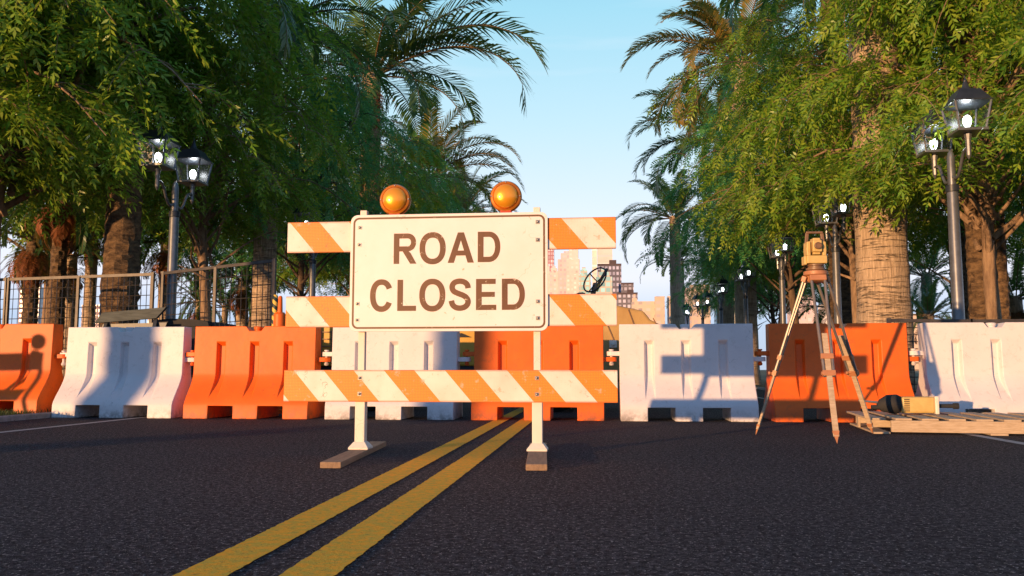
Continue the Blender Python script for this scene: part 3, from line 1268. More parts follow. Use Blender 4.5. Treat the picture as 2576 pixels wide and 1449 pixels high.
def tree_geo(seed, trunk_h=2.7, R=3.0, top=8.0, nb=46, twigs=13, per=9, ll=.12, r0=.13, lean=(0, 0), low=3.5):
    rs = np.random.RandomState(seed)
    rg = random.Random(seed)
    tr = MB()
    pts, rad = [], []
    n = 14
    Ht = top * .78
    for i in range(n + 1):
        f = i / n
        pts.append((lean[0] * f + .10 * math.sin(f * 7 + seed), lean[1] * f + .10 * math.cos(f * 5 + seed * 2), Ht * f))
        rad.append(r0 * (1.25 if i == 0 else 1.0) * (1 - .80 * f))
    tr.tube(pts, rad, 10, wob=lambda i, k: 1 + .07 * math.sin(k * 2.1 + i * 1.7))
    PP, DD, LL = [], [], []
    for b_ in range(nb):
        f = (b_ + .5) / nb
        z0 = trunk_h * .82 + (Ht - trunk_h * .82) * f ** 1.1
        az = b_ * 2.399 + rg.uniform(-.5, .5)
        reach = R * (.72 + .4 * math.sin(PI * min(1, .18 + f * .8))) * rg.uniform(.55, 1.12) * (1 - .45 * max(0, f - .6))
        rise = rg.uniform(.5, 1.6) * (1.2 - .5 * f) + (top - Ht) * f * .6
        idx = z0 / Ht * n
        i0 = min(n - 1, int(idx))
        p0 = Vector(pts[i0]).lerp(Vector(pts[i0 + 1]), idx - i0)
        d = Vector((math.cos(az), math.sin(az), 0))
        bp = []
        ns = 9
        for i in range(ns + 1):
            q = i / ns
            zz = rise * math.sin(q * PI * .62) - 1.1 * max(0, q - .55) ** 1.6 * reach * .9
            w = .16 * math.sin(q * 8 + b_)
            bp.append(p0 + d * (reach * q) + Vector((-d.y * w, d.x * w, zz)))
        r1 = r0 * rg.uniform(.22, .42) * (1 - .4 * f)
        while len(bp) > 3 and bp[-1].z < low - .15:
            bp.pop()
        ns = len(bp) - 1
        tr.tube(bp, [max(.006, r1 * (1 - .85 * i / ns)) for i in range(ns + 1)], 6)
        for k in range(twigs):
            q = .22 + .78 * (k + rg.random()) / twigs
            i0 = min(ns - 1, int(q * ns))
            p = bp[i0].lerp(bp[i0 + 1], q * ns - i0)
            a2 = az + rg.choice((-1, 1)) * rg.uniform(.3, 1.5)
            td = Vector((math.cos(a2), math.sin(a2), rg.uniform(-.25, .55))).normalized()
            tl = rg.uniform(.55, 1.15)
            droop = rg.uniform(.35, .95)
            if p.z < low:
                continue
            if p.z + td.z * tl - droop < low - .1:
                droop = max(0., p.z + td.z * tl - low + .1)
            tp = []
            for i in range(5):
                w = i / 4
                tp.append(p + td * (tl * w) + Vector((0, 0, -droop * w * w)))
            tr.tube(tp, [.009, .008, .006, .005, .003], 4, cap=False)
            for j in range(per):
                w = .15 + .85 * (j + .5) / per
                i0 = min(3, int(w * 4))
                pp = tp[i0].lerp(tp[i0 + 1], w * 4 - i0)
                if pp.z < low + rg.uniform(-.3, .3):
                    continue
                dd = (tp[i0 + 1] - tp[i0]).normalized()
                dd = (dd + Vector((rg.gauss(0, .55), rg.gauss(0, .55), rg.gauss(-.06, .42)))).normalized()
                PP.append(pp)
                DD.append(dd)
                LL.append(rg.uniform(.26, .46) * ll / .12)
    V = sprays(np.array([tuple(p) for p in PP]), np.array([tuple(p) for p in DD]), np.array(LL), rs, 6, ll, ll * .27)
    return tr, V


def make_tree(label, seed, leaf, bark, group='feathery leaved trees lining the road', **kw):
    tr, V = tree_geo(seed, **kw)
    t = thing('feathery_tree', label, 'tree', group=group)
    tr.build('trunk', M[bark], t, smooth=60)
    me = np_mesh('crown', V, 4, M[leaf])
    o = bpy.data.objects.new('crown', me)
    C.objects.link(o)
    o.parent = t
    return t


def frond_geo(base, az, el, L, rs, npairs=46, ll=.55, droop=1.0, lw=.034, twist=0.):
    """returns (stalk points, leaflet array) of one feather frond"""
    d0 = np.array([math.cos(az), math.sin(az), 0.])
    pts = []
    n = 16
    p = np.array(base, float)
    e = el
    for i in range(n + 1):
        pts.append(p.copy())
        p = p + (d0 * math.cos(e) + np.array([0, 0, 1.]) * math.sin(e)) * (L / n)
        e -= droop * (1.9 * (i / n) + .35) / n * 1.35
    pts = np.array(pts)
    sidev = np.array([-math.sin(az), math.cos(az), 0.])
    out = []
    for k in range(npairs):
        f = .12 + .88 * (k + .5) / npairs
        i0 = min(n - 1, int(f * n))
        c = pts[i0] + (pts[i0 + 1] - pts[i0]) * (f * n - i0)
        tg = norm(pts[i0 + 1] - pts[i0])
        up = norm(np.cross(tg, sidev)) * -1
        if up[2] < 0 and abs(tg[2]) < .95:
            up = -up
        l = ll * (math.sin(PI * min(1, .12 + f * .83)) ** .55) * rs.uniform(.88, 1.08)
        for sd in (-1, 1):
            a = norm(sidev * sd * 1.0 + tg * (.45 + .9 * f) + up * (.30 + rs.normal(0, .10)))
            w = norm(np.cross(a, up)) * lw / 2
            m_ = c + a * l * .55
            tip = m_ + norm(a + np.array([0, 0, -.35 - rs.uniform(0, .3)])) * l * .45
            out.append([c - w * .5, c + w * .5, m_ + w, m_ - w])
            out.append([m_ - w, m_ + w, tip + w * .12, tip - w * .12])
    return pts, np.array(out).reshape(-1, 3)


def make_palm(label, seed, H, r=.30, L=4.2, nf=26, trunk='royal', skirt=0, leaf='palmleaf', group='tall feather palms along the road',
              aim=None, ll=.55, flare=1.0, lean=(0, 0), name='palm_tree', npairs=58, droop=1.0):
    rs = np.random.RandomState(seed)
    t = thing(name, label, 'palm tree', group=group)
    tr = MB()
    n = max(12, int(H / .085)) if trunk == 'palmbark' else 26
    pts, rad = [], []
    for i in range(n + 1):
        f = i / n
        pts.append((lean[0] * f, lean[1] * f, H * f))
        rr_ = r * (1.12 - .20 * f)
        if i == 0:
            rr_ *= 1.15 * flare
        rad.append(rr_)
    if trunk == 'palmbark':
        ph = rs.uniform(0, 6, 400)
        nz = rs.uniform(-.05, .05, (n + 2, 18))
        tr.tube(pts, rad, 18, wob=lambda i, k: 1 + .17 * (((i * .25 + (k % 4) * .5) % 1.0) - .5) + 1.5 * nz[i, k])
    else:
        tr.tube(pts, rad, 22, wob=lambda i, k: 1 + .02 * math.sin(i * 2.3) + .02 * math.sin(k * 1.7 + i))
    tr.build('trunk', M[trunk], t, smooth=18 if trunk == 'palmbark' else 50)
    top = np.array([lean[0], lean[1], H - .1])
    st = MB()
    VV = []
    fr = []
    for k in range(nf):
        f = k / nf
        fr.append((k * 2.399 + rs.uniform(-.25, .25), math.radians(78 - 88 * f ** .9 + rs.uniform(-8, 8)), L * rs.uniform(.82, 1.05), (.75 + .5 * f) * droop))
    if aim:
        fr += aim
    for az, el, l, dr in fr:
        p, V = frond_geo(top + np.array([math.cos(az), math.sin(az), 0]) * r * .5, az, el, l, rs, npairs, ll * l / 4.2, dr, .058 * l / 4.2 + .004)
        st.tube(p, [max(.005, .035 * (1 - i / 17) * l / 4.2) for i in range(len(p))], 5, cap=False)
        VV.append(V)
    me = np_mesh('fronds', np.concatenate(VV), 4, M[leaf])
    o = bpy.data.objects.new('fronds', me)
    C.objects.link(o)
    o.parent = t
    st.build('frond_stalks', M['rachis'], o, smooth=60)
    if skirt:
        VV = []
        for k in range(skirt):
            az = k * 2.399
            p, V = frond_geo(top + np.array([math.cos(az), math.sin(az), 0]) * r * .6 - np.array([0, 0, .15 + .25 * rs.random_sample()]), az, math.radians(rs.uniform(-75, -20)), L * rs.uniform(.3, .5), rs, 22, ll * .5, .9, .03)
            VV.append(V)
        me = np_mesh('dead_fronds', np.concatenate(VV), 4, M['dead'])
        o2 = bpy.data.objects.new('dead_fronds', me)
        C.objects.link(o2)
        o2.parent = t
    return t


# ------------------------------------------------------------ feathery trees
tA = make_tree('', 11, 'leafA', 'barklight', nb=48, twigs=12, per=9, top=8.6)
tB = make_tree('', 23, 'leafB', 'bark', nb=46, twigs=12, per=9, top=9.0, r0=.12)
tC = make_tree('', 37, 'leafA', 'barklight', nb=48, twigs=13, per=9, ll=.14, top=7.8, low=3.3, R=3.0)


def put(used, src, x, y, rz, sc, label, z=.03):
    if src.name not in used:
        used.add(src.name)
        o = src
        o.location = (x, y, z)
        o.rotation_euler = (0, 0, rz)
        o.scale = (sc,) * 3
        o['label'] = label
        return o
    return dup(src, (x, y, z), rz, label, sc)


used = set()
trees = [
    # left row
    (tC, -9.9, 11.3, .4, 1.10, 'feathery tree with low hanging bright leaves at the left edge, its trunk out of view'),
    (tC, -9.4, 12.6, 2.6, 1.30, 'tall feathery tree arching high over the left lamp with its trunk at the left edge'),
    (tA, -7.95, 16.6, 2.0, 1.02, 'feathery tree whose pale thin trunk stands just right of the left lamp pole'),
    (tB, -7.6, 21.0, 1.0, 1.0, 'feathery tree with the thin sunlit trunk beside the lamp behind the left rails'),
    (tA, -7.5, 26.5, 4.0, 1.0, 'feathery tree behind the left edge of the sign, third in the left row'),
    (tB, -7.4, 32.0, 2.7, 1.02, 'feathery tree above the left amber lamp'),
    (tA, -7.3, 38.0, .2, 1.0, 'far feathery tree between the two amber lamps, darker one in front'),
    (tB, -7.2, 45.0, 5.0, .98, 'farthest feathery tree of the left row just left of the right amber lamp'),
    (tC, -16.5, 24.0, 5.1, 1.5, 'feathery tree in the top left corner behind the nearest trunk'),
    (tB, -12.6, 30.0, .9, 1.1, 'deep teal feathery tree behind the left row, above the striped post'),
    # right row
    (tC, 8.3, 8.9, 1.2, 1.04, 'large feathery tree reaching in at the top right corner with long bright leaves'),
    (tC, 6.2, 14.2, 3.6, 1.04, 'feathery tree whose pale trunk stands between the thick palm and the right lamp'),
    (tA, 5.6, 19.3, .8, 1.08, 'feathery tree with the brown trunk just right of the surveying instrument'),
    (tB, 5.45, 24.8, 2.2, 1.08, 'feathery tree over the third and fourth street lamps of the right row'),
    (tA, 6.3, 30.4, 5.0, 1.05, 'feathery tree between the fourth and fifth street lamps of the right row'),
    (tB, 7.1, 36.0, 1.5, 1.02, 'dark teal feathery tree right of the grey palm trunk'),
    (tB, 7.6, 42.5, 3.3, 1.0, 'farthest feathery tree of the right row, behind the grey palm trunk'),
    (tB, 10.3, 17.5, .5, 1.05, 'feathery tree behind the bronze palm trunk at the right edge'),
    (tA, 10.0, 24.5, 4.4, 1.1, 'feathery tree behind the right row, above the thick palm trunk'),
]
for a in trees:
    put(used, *a)

# ------------------------------------------------------------ palms
P0 = math.radians
pals = []


def palm(label, u, v, Y, **kw):
    """crown centre seen at u, v at distance Y down the road"""
    c = atY(u, v, Y)
    if 'bu' in kw:
        c.x = atY(kw.pop('bu'), 810, Y).x
    o = make_palm(label, kw.pop('seed'), c.z, **kw)
    o.location = (c.x, Y, 0)
    pals.append(o)
    return o


palm('tall palm with big arching fronds over the top left of the sky gap', 935, 185, 27, seed=2, L=4.8, nf=24, npairs=50, skirt=12, r=.33,
     aim=[(P0(5), P0(44), 6.6, 1.25), (P0(-5), P0(28), 6.4, 1.35), (P0(15), P0(52), 5.4, .5), (P0(-8), P0(64), 5.0, .5)], ll=.95)
palm('palm with gold-green fronds above the left amber lamp', 1080, 440, 40, seed=5, L=5.0, nf=24, r=.3, leaf='palmgold', ll=.8, aim=[(P0(0), P0(50), 5.2, 1.3), (P0(-10), P0(35), 5.0, 1.2)])
palm('palm peeping out just left of the right amber lamp', 1165, 535, 52, seed=8, L=4.6, nf=24, r=.3, ll=.75)
palm('tall palm with orange-lit fronds at the top right of the sky gap', 1860, 150, 31, seed=12, L=4.4, nf=28, r=.36, leaf='palmgold', ll=.8,
     aim=[(P0(180), P0(35), 4.6, 1.1), (P0(120), P0(70), 4.2, .6)])
palm('palm with long drooping fronds halfway down the right side of the gap', 1815, 350, 40, seed=14, L=4.8, nf=28, r=.36, ll=.85,
     aim=[(P0(185), P0(40), 5.2, 1.35), (P0(172), P0(12), 4.6, 1.0)])
palm('palm with the narrow grey trunk standing beside the pale towers', 1697, 545, 50, seed=17, L=4.3, nf=22, r=.33, ll=.8,
     aim=[(P0(180), P0(25), 4.4, 1.2), (P0(190), P0(-5), 4.4, 1.2)])
palm('small far palm left of the grey palm trunk, near the roofs', 1712, 655, 62, seed=19, L=3.6, nf=20, r=.25)
palm('near palm in the right row whose frond hangs in from the top edge', 2080, -250, 21, seed=21, L=4.6, nf=24, r=.24,
     aim=[(P0(185), P0(22), 6.2, 1.45), (P0(178), P0(40), 6.0, 1.5)], trunk='palmbark')
palm('thick pale ringed palm trunk behind the tripod, its top lost in leaves', 2245, -330, 15.2, bu=2225, seed=24, L=3.6, nf=22, r=.40, flare=.92)
palm('thickest rough palm trunk on the left, between the slim palm and the lamp', 335, -120, 13.6, bu=299, seed=28, L=4.0, nf=24, r=.275, flare=.9, trunk='palmbark', group='rough barked palms')
palm('bronze rough-barked palm trunk at the right edge beside the lamp', 2450, -200, 14.4, bu=2477, seed=31, L=3.8, nf=22, r=.20, flare=.9, trunk='palmbark', group='rough barked palms')
palm('ringed pale palm trunk behind the leaning fence end', 640, 60, 18.5, bu=662, seed=33, flare=.95, L=3.8, nf=22, r=.25)
palm('dark palm trunk just left of the bronze one, behind the lamp pole', 2395, 80, 19.5, bu=2418, seed=35, L=3.8, nf=18, r=.17, trunk='palmbark', group='rough barked palms')
palm('dark palm trunk just right of the bronze one', 2500, 60, 18.0, bu=2520, seed=36, L=3.8, nf=18, r=.15, trunk='palmbark', group='rough barked palms')
# lower palms seen under the crowns, some with dead brown skirts
palm('palm with a brown dead skirt and a slim trunk left of the thick rough trunk', 158, 470, 17.5, bu=140, seed=41, L=2.3, nf=20, r=.165, trunk='palmbark', skirt=34, ll=.45, group='lower palms beyond the fence')
palm('palm with wide fronds and a brown skirt nearest the left edge', 82, 600, 22, bu=74, seed=42, L=2.6, nf=20, r=.19, trunk='palmbark', skirt=30, ll=.45, group='lower palms beyond the fence')
palm('slim smooth palm between the two rough trunks on the left', 185, 640, 24, bu=173, seed=43, L=2.6, nf=18, r=.17, skirt=8, ll=.45, group='lower palms beyond the fence')
palm('palm right behind the left lamp pole with a brown skirt', 420, 600, 26, seed=44, L=2.8, nf=22, r=.2, skirt=26, ll=.5, group='lower palms beyond the fence')
palm('short dark palm with a hanging brown bunch seen through the fence', 503, 755, 30, seed=45, L=1.9, nf=26, r=.15, skirt=14, ll=.4, group='lower palms beyond the fence')
palm('little pale green palm framed by the fence panel', 566, 768, 34, seed=46, L=2.5, nf=22, r=.13, ll=.4, group='lower palms beyond the fence')
palm('palm partly hidden by the ringed trunk at the fence end', 612, 700, 28, seed=47, L=2.6, nf=20, r=.2, skirt=16, ll=.45, group='lower palms beyond the fence')
palm('palm with a brown skirt behind the thick rough trunk on the left', 235, 560, 28, seed=48, L=3.2, nf=22, r=.2, skirt=20, ll=.5, group='lower palms beyond the fence')
palm('small spiky palm between the thick pale trunk and the right lamp', 2335, 790, 33, seed=51, L=2.2, nf=22, r=.2, skirt=12, ll=.42, group='lower palms on the right')
palm('palm with a brown skirt at the very right edge', 2553, 745, 26, seed=52, L=2.4, nf=24, r=.2, skirt=24, ll=.42, group='lower palms on the right')
palm('palm with loose fronds seen between the right lamp and the bronze trunk', 2330, 690, 40, seed=53, L=3.6, nf=22, r=.25, ll=.5, group='lower palms on the right')
palm('dim palm between the legs of the surveying tripod', 2095, 770, 36, seed=54, L=2.8, nf=22, r=.2, ll=.5, skirt=10, group='lower palms on the right')
# palms behind the camera on the left: their trunks throw the two soft upright shadows on the barriers
for i, (x, y, h_, r_) in enumerate(((-14.85, -3.6, 9.5, .26), (-13.6, -7.8, 10.0, .27))):
    o = make_palm(('rough palm outside the photo throwing the trunk shadow on the white barrier at left',
                   'rough palm outside the photo throwing the trunk shadow behind the sign')[i], 60 + i, h_, r=r_, L=3.4, nf=16, trunk='palmbark', group='rough barked palms')
    o.location = (x, y, 0)


# ------------------------------------------------------------ fences
def mesh_panel(mb, a, b, za, zb, nx, nz, bow=0):
    a, b = Vector(a), Vector(b)
    for i in range(1, nx):
        p = a.lerp(b, i / nx)
        mb.tube([(p.x, p.y, za), (p.x, p.y, zb)], .0035, 4, cap=False)
    for j in range(1, nz + 1):
        z = za + (zb - za) * j / (nz + 1)
        mb.tube([(a.x, a.y, z), (b.x, b.y, z)], .0035, 4, cap=False)


def fence(label, segs, zt, nx=18):
    t = thing('mesh_fence', label, 'fence', group='temporary mesh fence panels')
    for (ax, ay, az_), (bx, by, bz) in segs:
        w = MB()
        n = nx
        for i in range(1, n):
            f = i / n
            x, y, z = ax + (bx - ax) * f, ay + (by - ay) * f, az_ + (bz - az_) * f
            w.tube([(x, y, .12), (x, y, z)], .0058, 4, cap=False)
        for j in range(1, 12):
            f = j / 12
            w.tube([(ax, ay, .12 + (az_ - .12) * f), (bx, by, .12 + (bz - .12) * f)], .0058, 4, cap=False)
        o = w.build('wire_mesh', M['fence'], t)
        r = MB()
        r.bar((ax, ay, az_), (bx, by, bz), .035, .042)
        r.build('rail', M['fence'], t)
        r = MB()
        r.bar((ax, ay, .12), (bx, by, .12), .035, .035)
        r.build('rail', M['fence'], t)
        mx_ = MB()
        mx_.bar(((ax + bx) / 2, (ay + by) / 2 - .02, .05), ((ax + bx) / 2, (ay + by) / 2 - .02, (az_ + bz) / 2), .04, .04)
        mx_.build('post', M['fence'], t)
        for x, y, z in ((ax, ay, az_), (bx, by, bz)):
            q = MB()
            q.bar((x, y - .002, .03), (x, y - .002, z + .03), .045, .05)
            q.build('post', M['fence'], t)
    return t


def fp(u, v, Y):
    p = atY(u, v, Y)
    return (p.x, p.y, p.z)


fence('mesh fence panels behind the barriers on the far left', [(fp(22, 703, 12.3), fp(385, 690, 12.1)), (fp(-340, 715, 12.5), fp(18, 703, 12.3))], 2, 26)
fence('mesh fence panel rising to the right beside the ringed palm trunk', [(fp(410, 688, 12.2), fp(690, 656, 11.35))], 2, 22)
fence('low dark mesh fence seen in the gap between the last two barriers', [(fp(2236, 806, 11.3), fp(2440, 808, 11.3)), (fp(2445, 808, 11.3), fp(2700, 806, 11.3))], 2, 14)

# orange bollard and the yellow and black striped post at the fence end
c = atY(704, 808, 11.0)
t = thing('orange_bollard', 'orange plastic bollard with a narrow top at the end of the leaning fence', 'bollard', (c.x, 11.0, 0))
b_ = MB().lathe([(.16, 0), (.16, .05), (.085, .06), (.082, 1.30), (.055, 1.33)], 14)
b_.build('body', M['orange'], t, smooth=40)
MB().lathe([(.035, 1.33), (.028, 1.53), (.018, 1.55)], 10).build('handle', M['orange'], t, smooth=40)
m, nt, b = newmat('hazard_spiral')
tcn = nd(nt, 'ShaderNodeTexCoord')
s_ = nd(nt, 'ShaderNodeSeparateXYZ')
nt.links.new(tcn.outputs['Object'], s_.inputs[0])
q = math_(nt, 'FRACT', math_(nt, 'MULTIPLY', math_(nt, 'ADD', s_.outputs[2], math_(nt, 'MULTIPLY', s_.outputs[0], .8)), 9.))
nt.links.new(mix(nt, math_(nt, 'LESS_THAN', q, .5), (.02, .04, .03), (.75, .50, .08)), b.inputs['Base Color'])
c = atY(692, 790, 11.15)
o = MB().lathe([(.045, 0), (.045, .82), (.04, 1.35), (.036, 1.56), (.02, 1.58)], 12).build('striped_post', m, smooth=40, loc=(c.x, 11.15, 0))
tag(o, 'yellow and black striped post at the end of the fence beside the orange bollard', 'post')

# sawhorse with a grey plank, and the black container beside it
a, b_ = atY(243, 800, 11.4), atY(413, 788, 11.4)
t = thing('sawhorse_barrier', 'grey wooden plank on dark legs behind the left white barrier', 'sawhorse', ((a.x + b_.x) / 2, 11.4, 0), .0)
dxx = (b_.x - a.x) / 2
r = MB()
r.prism([(-dxx - .02, a.z - .075), (dxx - .10, b_.z - .07), (dxx + .04, b_.z + .085), (-dxx + .10, a.z + .075)], -.03, .03)
r.build('plank', M['plank'], t, bevel=.004)
r = MB()
r.prism([(-dxx * .9, 1.14), (dxx * 1.0, 1.16), (dxx * 1.05, 1.23), (-dxx * .85, 1.21)], .04, .08)
r.build('cross_rail', M['darkmetal'], t)
for sx_ in (-1, 1):
    for sy in (-1, 1):
        l = MB()
        l.bar((sx_ * dxx * .72, 0.04, 1.28), (sx_ * dxx * .80, sy * .38, .03), .05, .03)
        l.build('leg', M['darkmetal'], t)
a = atY(402, 806, 11.8)
b_ = atY(533, 812, 11.8)
t = thing('waste_container', 'black container with a shallow curved lid in the gap between the white and orange barriers', 'container', ((a.x + b_.x) / 2, 12.1, 0))
wv = (b_.x - a.x)
r = MB()
r.box((0, 0, .62), (wv, .9, 1.14))
for k in range(7):
    r.box((-wv / 2 + wv * (k + .5) / 7, -.47, .6), (.03, .04, 1.0))
r.build('body', M['black'], t)
r = MB()
r.prism([(-wv / 2 - .04, 1.20), (wv / 2 + .04, 1.18), (wv / 2 + .02, 1.25), (wv * .25, 1.285), (-wv * .2, 1.295), (-wv / 2, 1.27)], -.48, .48)
r.build('lid', M['black'], t)

# ------------------------------------------------------------ site dumper behind the barriers
DX, DY = -.8, 12.3
t = thing('site_dumper', 'yellow site dumper with a tan skip and tilted steering wheel behind the barriers', 'construction vehicle', (DX, DY, 0))


def lp(u, v, Y=DY):
    p = atY(u, v, Y)
    return (p.x - DX, p.z)


# skip: rounded tub with panel seams, at the right end
x0, _ = lp(1515, 900)
x1, z1 = lp(1650, 815)
xt, zt = lp(1585, 781)
prof = [(x0 - .25, .55), (x0 + .15, .40), (x0 + .75, .50), (x1 + .10, .85), (x1 + .12, 1.12), (x1 - .12, 1.24), (xt + .15, 1.36), (xt - .22, 1.44), (x0 - .10, 1.45), (x0 - .28, 1.35)]
r = MB()
r.prism(prof, -.70, .70)
sk = r.build('skip', M['tan'], t, bevel=.03, merge=1e-6)
for (xa, za), (xb, zb) in (((x0 + .02, 1.30), (x0 + .30, .60)), ((xt - .05, 1.38), (xt + .22, .62)), ((xt + .28, 1.26), (xt + .50, .80))):
    q = MB()
    q.bar((xa, -.705, za), (xb, -.705, zb), .014, .014)
    q.build('seam', M['stationdark'], sk)
q = MB()
c_ = lp(1540, 869)
q.box((c_[0], -.715, c_[1]), (.10, .03, .10))
q.lathe([(.03, 0), (.03, .03), (.02, .035)], 6, Matrix.Translation((c_[0], -.73, c_[1])) @ Matrix.Rotation(PI / 2, 4, 'X'))
q.build('bolt_plate', M['cream'], sk, bevel=.004)
# chassis and engine hood at the left end
r = MB()
r.prism([(-3.15, .45), (1.0, .45), (1.0, .70), (-3.15, .70)], -.45, .45)
r.build('chassis', M['darkmetal'], t)
xh, zh = lp(800, 880)
r = MB()
r.prism([(xh - .1, .62), (xh + 1.25, .62), (xh + 1.25, 1.15), (xh + .9, 1.22), (xh - .02, 1.20), (xh - .12, 1.05)], -.52, .52)
hd_ = r.build('engine_hood', M['machine'], t, bevel=.03, merge=1e-6)
for i in range(9):
    q = MB()
    q.bar((xh - .05 + i * .14, -.535, .66), (xh - .05 + i * .14, -.535, 1.12), .012, .012)
    q.build('grille_bar', M['stationdark'], hd_)
for j in range(5):
    q = MB()
    q.bar((xh - .08, -.540, .70 + j * .10), (xh + 1.2, -.540, .70 + j * .10), .012, .012)
    q.build('grille_bar', M['stationdark'], hd_)
xm, zm = lp(1170, 870)
r = MB()
r.prism([(xm - .5, .62), (xm + .55, .62), (xm + .45, 1.02), (xm + .1, 1.16), (xm - .45, 1.10)], -.48, .48)
fl_ = r.build('footwell', M['machine'], t, bevel=.02, merge=1e-6)
q = MB()
q.prism([(xm - .12, 1.02), (xm + .16, 1.02), (xm + .02, 1.08)], -.50, -.485)
q.build('dark_triangle', M['black'], fl_)  # black triangular plate on the near side of the footwell
# seat and steering wheel
xs_, zs_ = lp(1464, 738)
r = MB()
r.box((xs_, 0, zs_ - .21), (.16, .42, .42), Euler((0, -.1, 0)).to_matrix())
r.box((xs_ + .1, 0, zs_ - .44), (.42, .42, .10))
r.build('seat', M['black'], t, bevel=.05)
c1, c2 = lp(1484, 738), lp(1502, 712)
r = MB()
r.bar((c1[0] - .10, 0, c1[1] - .6), (c2[0] - .02, 0, c2[1]), .07, .07)
r.build('steering_column', M['stationdark'], t, bevel=.01)
cw = Vector((c2[0] + .00, 0, c2[1] + .02))
ax = Vector((-.62, -.62, .48)).normalized()
qm = Matrix.Translation(cw) @ ax.to_track_quat('Z', 'Y').to_matrix().to_4x4()
r = MB()
ring_ = [qm @ Vector((.205 * math.cos(k * PI / 14), .205 * math.sin(k * PI / 14), .05)) for k in range(29)]
r.tube(ring_, .012, 8, cap=False)
sw = r.build('steering_wheel', M['darkmetal'], t, smooth=60)
for k in range(3):
    q = MB()
    an = k * 2 * PI / 3 + .4
    q.tube([cw, qm @ Vector((.20 * math.cos(an), .20 * math.sin(an), .05))], .010, 6)
    q.build('spoke', M['darkmetal'], sw)
la, lb = lp(1490, 742), lp(1528, 674)
q = MB()
q.bar((la[0], .05, la[1]), (lb[0], .05, lb[1]), .055, .045)
q.build('control_lever', M['stationdark'], t, bevel=.02)
q = MB()
mA = (la[0] * .72 + lb[0] * .28, .05, la[1] * .72 + lb[1] * .28)
q.bar((mA[0] - .02, .03, mA[2] - .04), (mA[0] + .025, .03, mA[2] + .05), .10, .08)
q.build('lever_collar', M['machine'], t, bevel=.01)

# wheels
for wx in (-2.3, .2):
    for wy in (-.62, .62):
        Rm = Matrix.Translation((wx, wy, .42)) @ Matrix.Rotation(PI / 2, 4, 'X')
        q = MB()
        q.lathe([(.24, -.14), (.36, -.15), (.42, -.11), (.42, .11), (.36, .15), (.24, .14)], 26, Rm)
        w_ = q.build('wheel', M['black'], t, smooth=30)
        q = MB()
        q.lathe([(.23, -.12), (.20, -.145), (.06, -.13), (.06, .13), (.20, .145), (.23, .12)], 18, Rm)
        q.build('rim', M['machine'], w_, smooth=30)

# ------------------------------------------------------------ a frame barricade and lamp left of the frame (their shadow falls on the left barriers)
t = thing('folding_barricade', 'folding barricade with a lamp outside the photo, throwing a shadow on the left barriers', 'barricade', (-9.75, 6.15, .045), .25)
for z, h_ in ((.92, .22), (.50, .14)):
    q = MB()
    q.box((0, 0, z), (1.05, .025, h_))
    rr_ = q.build('rail', stripe_mat('folding_rail_stripes', -.2), t, bevel=.003)
for x_ in (-.42, .42):
    for sd in (-1, 1):
        q = MB()
        q.bar((x_, sd * .02 + .02, 1.05), (x_ + .03, sd * .32, 0), .05, .03)
        q.build('leg', M['galv'], t)
q = MB()
q.lathe([(.09, -.03), (.1, 0), (.09, .04), (.03, .06)], 20, Matrix.Translation((.42, 0, 1.16)) @ Matrix.Rotation(PI / 2, 4, 'X'))
q.build('warning_light', M['amber'], t, smooth=40)


# ------------------------------------------------------------ skyline
def tower(name, label, u0, u1, v1, Y, mat, roofmat=None, steps=(), depth=None, group='far skyline towers', cap=0):
    a, b_ = atY(u0, v1, Y), atY(u1, v1, Y)
    w = b_.x - a.x
    h_ = (a.z + b_.z) / 2
    d = depth or w * .9
    t = thing(name, label, 'building', ((a.x + b_.x) / 2, Y + d / 2, 0), 0, group)
    q = MB()
    q.box((0, 0, h_ / 2), (w, d, h_))
    q.build('tower_block', mat, t)
    zt = h_
    for i, (fw, fh, fx) in enumerate(steps):
        q = MB()
        q.box((w * fx, 0, zt + fh / 2 + .01), (w * fw, d * min(.95, fw + .1), fh))
        q.build('upper_block', mat, t)
        zt += fh
    q = MB()
    q.box((0, 0, h_ + .6), (w * 1.01, d * 1.01, 1.2)) if not steps else q.box((w * steps[-1][2], 0, zt + 1), (w * steps[-1][0] * .5, d * .4, 2.))
    q.build('roof', roofmat or mat, t)
    if cap:
        q = MB()
        q.box((w * .15, 0, h_ + 1.2 + cap / 2), (w * .3, d * .3, cap))
        q.build('roof_plant', roofmat or mat, t)
    return t


fP = facade('pink_facade', (.76, .62, .62), (.42, .30, .33), 3.2, 3.6, .55, .5)
fR = facade('red_grid_facade', (.46, .22, .24), (.50, .34, .38), 2.2, 3.3, .7, .7)
fC = facade('cream_facade', (.80, .71, .66), (.45, .40, .38), 3.4, 3.4, .5, .5)
fG = facade('green_glass_facade', (.62, .58, .50), (.20, .38, .40), 3.2, 3.4, .78, .7)
fW = facade('white_band_facade', (.80, .72, .68), (.50, .44, .46), 300., 5.6, 1.0, .22)
fD = facade('dark_glass_facade', (.15, .14, .18), (.27, .26, .34), 2.4, 3.6, .62, .55)
fD2 = facade('dark_grey_facade', (.18, .165, .19), (.30, .28, .33), 2.6, 3.0, .6, .6)
fO = facade('sand_facade', (.72, .56, .44), (.30, .25, .23), 4.2, 3.6, .5, .42)
fB = facade('brown_grey_facade', (.36, .27, .29), (.30, .24, .30), 3., 3.4, .6, .5)
mr = pm('roof_dark', (.10, .07, .075), None, .2, .8)
T_ = tower
T_('tower_building', 'pink-red gridded tower rising just right of the sign edge', 1366, 1393, 590, 730, fR)
T_('apartment_tower', 'low cream towers with balconies right beside the sign edge', 1362, 1382, 674, 700, fC)
T_('apartment_tower', 'pinkish tower with rounded top below the red tower', 1382, 1404, 682, 690, fP, steps=((.7, 2.6, 0),))
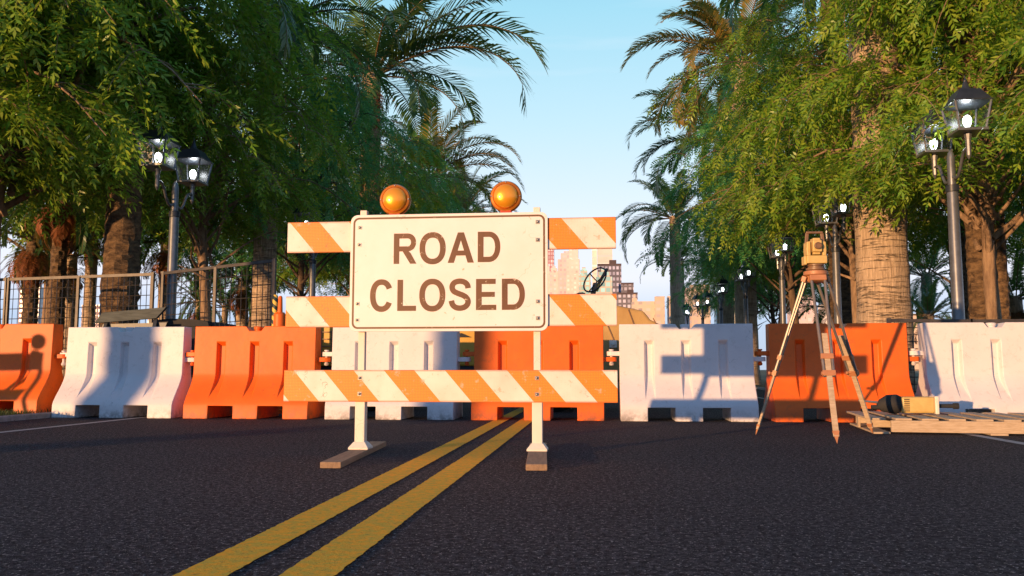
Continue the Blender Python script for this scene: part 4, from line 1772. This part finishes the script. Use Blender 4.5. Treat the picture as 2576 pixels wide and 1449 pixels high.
T_('tower_building', 'pale pink stepped tower left of the tallest beige one', 1403, 1440, 652, 680, fP, steps=((.8, 5, .1),))
T_('tower_building', 'beige stepped tower, tallest of the pale cluster', 1424, 1462, 690, 655, fC, steps=((.85, 12, -.03), (.62, 11, .0), (.35, 9, -.05)))
T_('apartment_tower', 'narrow cream slab in front of the beige stepped tower', 1440, 1456, 694, 640, fC)
T_('glass_building', 'green glass block left of the steering wheel', 1457, 1486, 690, 615, fG, steps=((.6, 3.4, -.1),))
T_('tower_building', 'narrow white tower standing behind the steering wheel', 1489, 1501, 590, 600, fW)
T_('tower_building', 'tall white tower with thin horizontal bands under the top right rail', 1502, 1540, 590, 590, fW)
T_('office_tower', 'dark office tower with a flat roof right of the steering wheel', 1503, 1563, 668, 550, fD, mr, cap=3)
T_('glass_building', 'green and cream block at the foot of the dark office tower', 1499, 1540, 696, 520, fG, steps=((.7, 3., 0),))
T_('office_tower', 'dark tower with a small roof, second of the dark ones', 1563, 1594, 716, 515, fD2, mr)
T_('office_tower', 'widest dark block with dotted lit windows above the tan skip', 1553, 1604, 741, 495, fD2, mr, cap=2)
T_('apartment_block', 'sand coloured block with dark windows and a taller right wing', 1590, 1648, 758, 470, fO, steps=((.2, 2.2, -.38),))
T_('apartment_block', 'taller sand coloured wing next to the dark windowed block', 1648, 1672, 751, 466, fO)
T_('apartment_block', 'orange-lit block just left of the grey palm trunk', 1680, 1712, 750, 470, fO)
T_('apartment_block', 'orange block behind the sixth lamp', 1716, 1736, 730, 500, fP)
T_('apartment_tower', 'bright orange-lit tower with line-like balconies between the lamps', 1738, 1786, 722, 460, fO)
T_('glass_building', 'green glass tower between the fourth and fifth lamps', 1800, 1850, 700, 520, fG)
T_('glass_building', 'green glass tower right of the fourth lamp', 1856, 1884, 730, 500, fG)
T_('apartment_block', 'pale blocks right of the third lamp', 1990, 2050, 748, 450, fP)
T_('apartment_block', 'low cream block seen between the tripod legs', 2070, 2125, 770, 430, fC)
T_('apartment_tower', 'narrow pale tower at the right edge below the palm', 2532, 2550, 765, 480, fC)
T_('apartment_block', 'low orange block behind the small palm right of the thick trunk', 2296, 2330, 795, 450, fO)
T_('tower_building', 'violet-brown tower seen through the fence at the far left', 50, 74, 722, 560, fB, steps=((.5, 8, .2),))
T_('apartment_tower', 'slim pink tower behind the thin palm trunk at the far left', 62, 82, 714, 640, fP)
T_('apartment_tower', 'cream tower seen through the fence right of the thin palm trunk', 82, 100, 722, 600, fC, steps=((.6, 3, 0),))
T_('tower_building', 'slim grey tower seen through the fence between the palm trunks', 152, 170, 730, 560, fB, steps=((.6, 5, 0),))
T_('office_tower', 'wide grey block seen through the fence left of the thick rough trunk', 206, 250, 772, 470, fB)
T_('apartment_block', 'low pink block below the grey plank', 372, 400, 800, 440, fP)
T_('apartment_block', 'low blue-grey block in the fence panel by the little palm', 594, 622, 806, 460, fB)
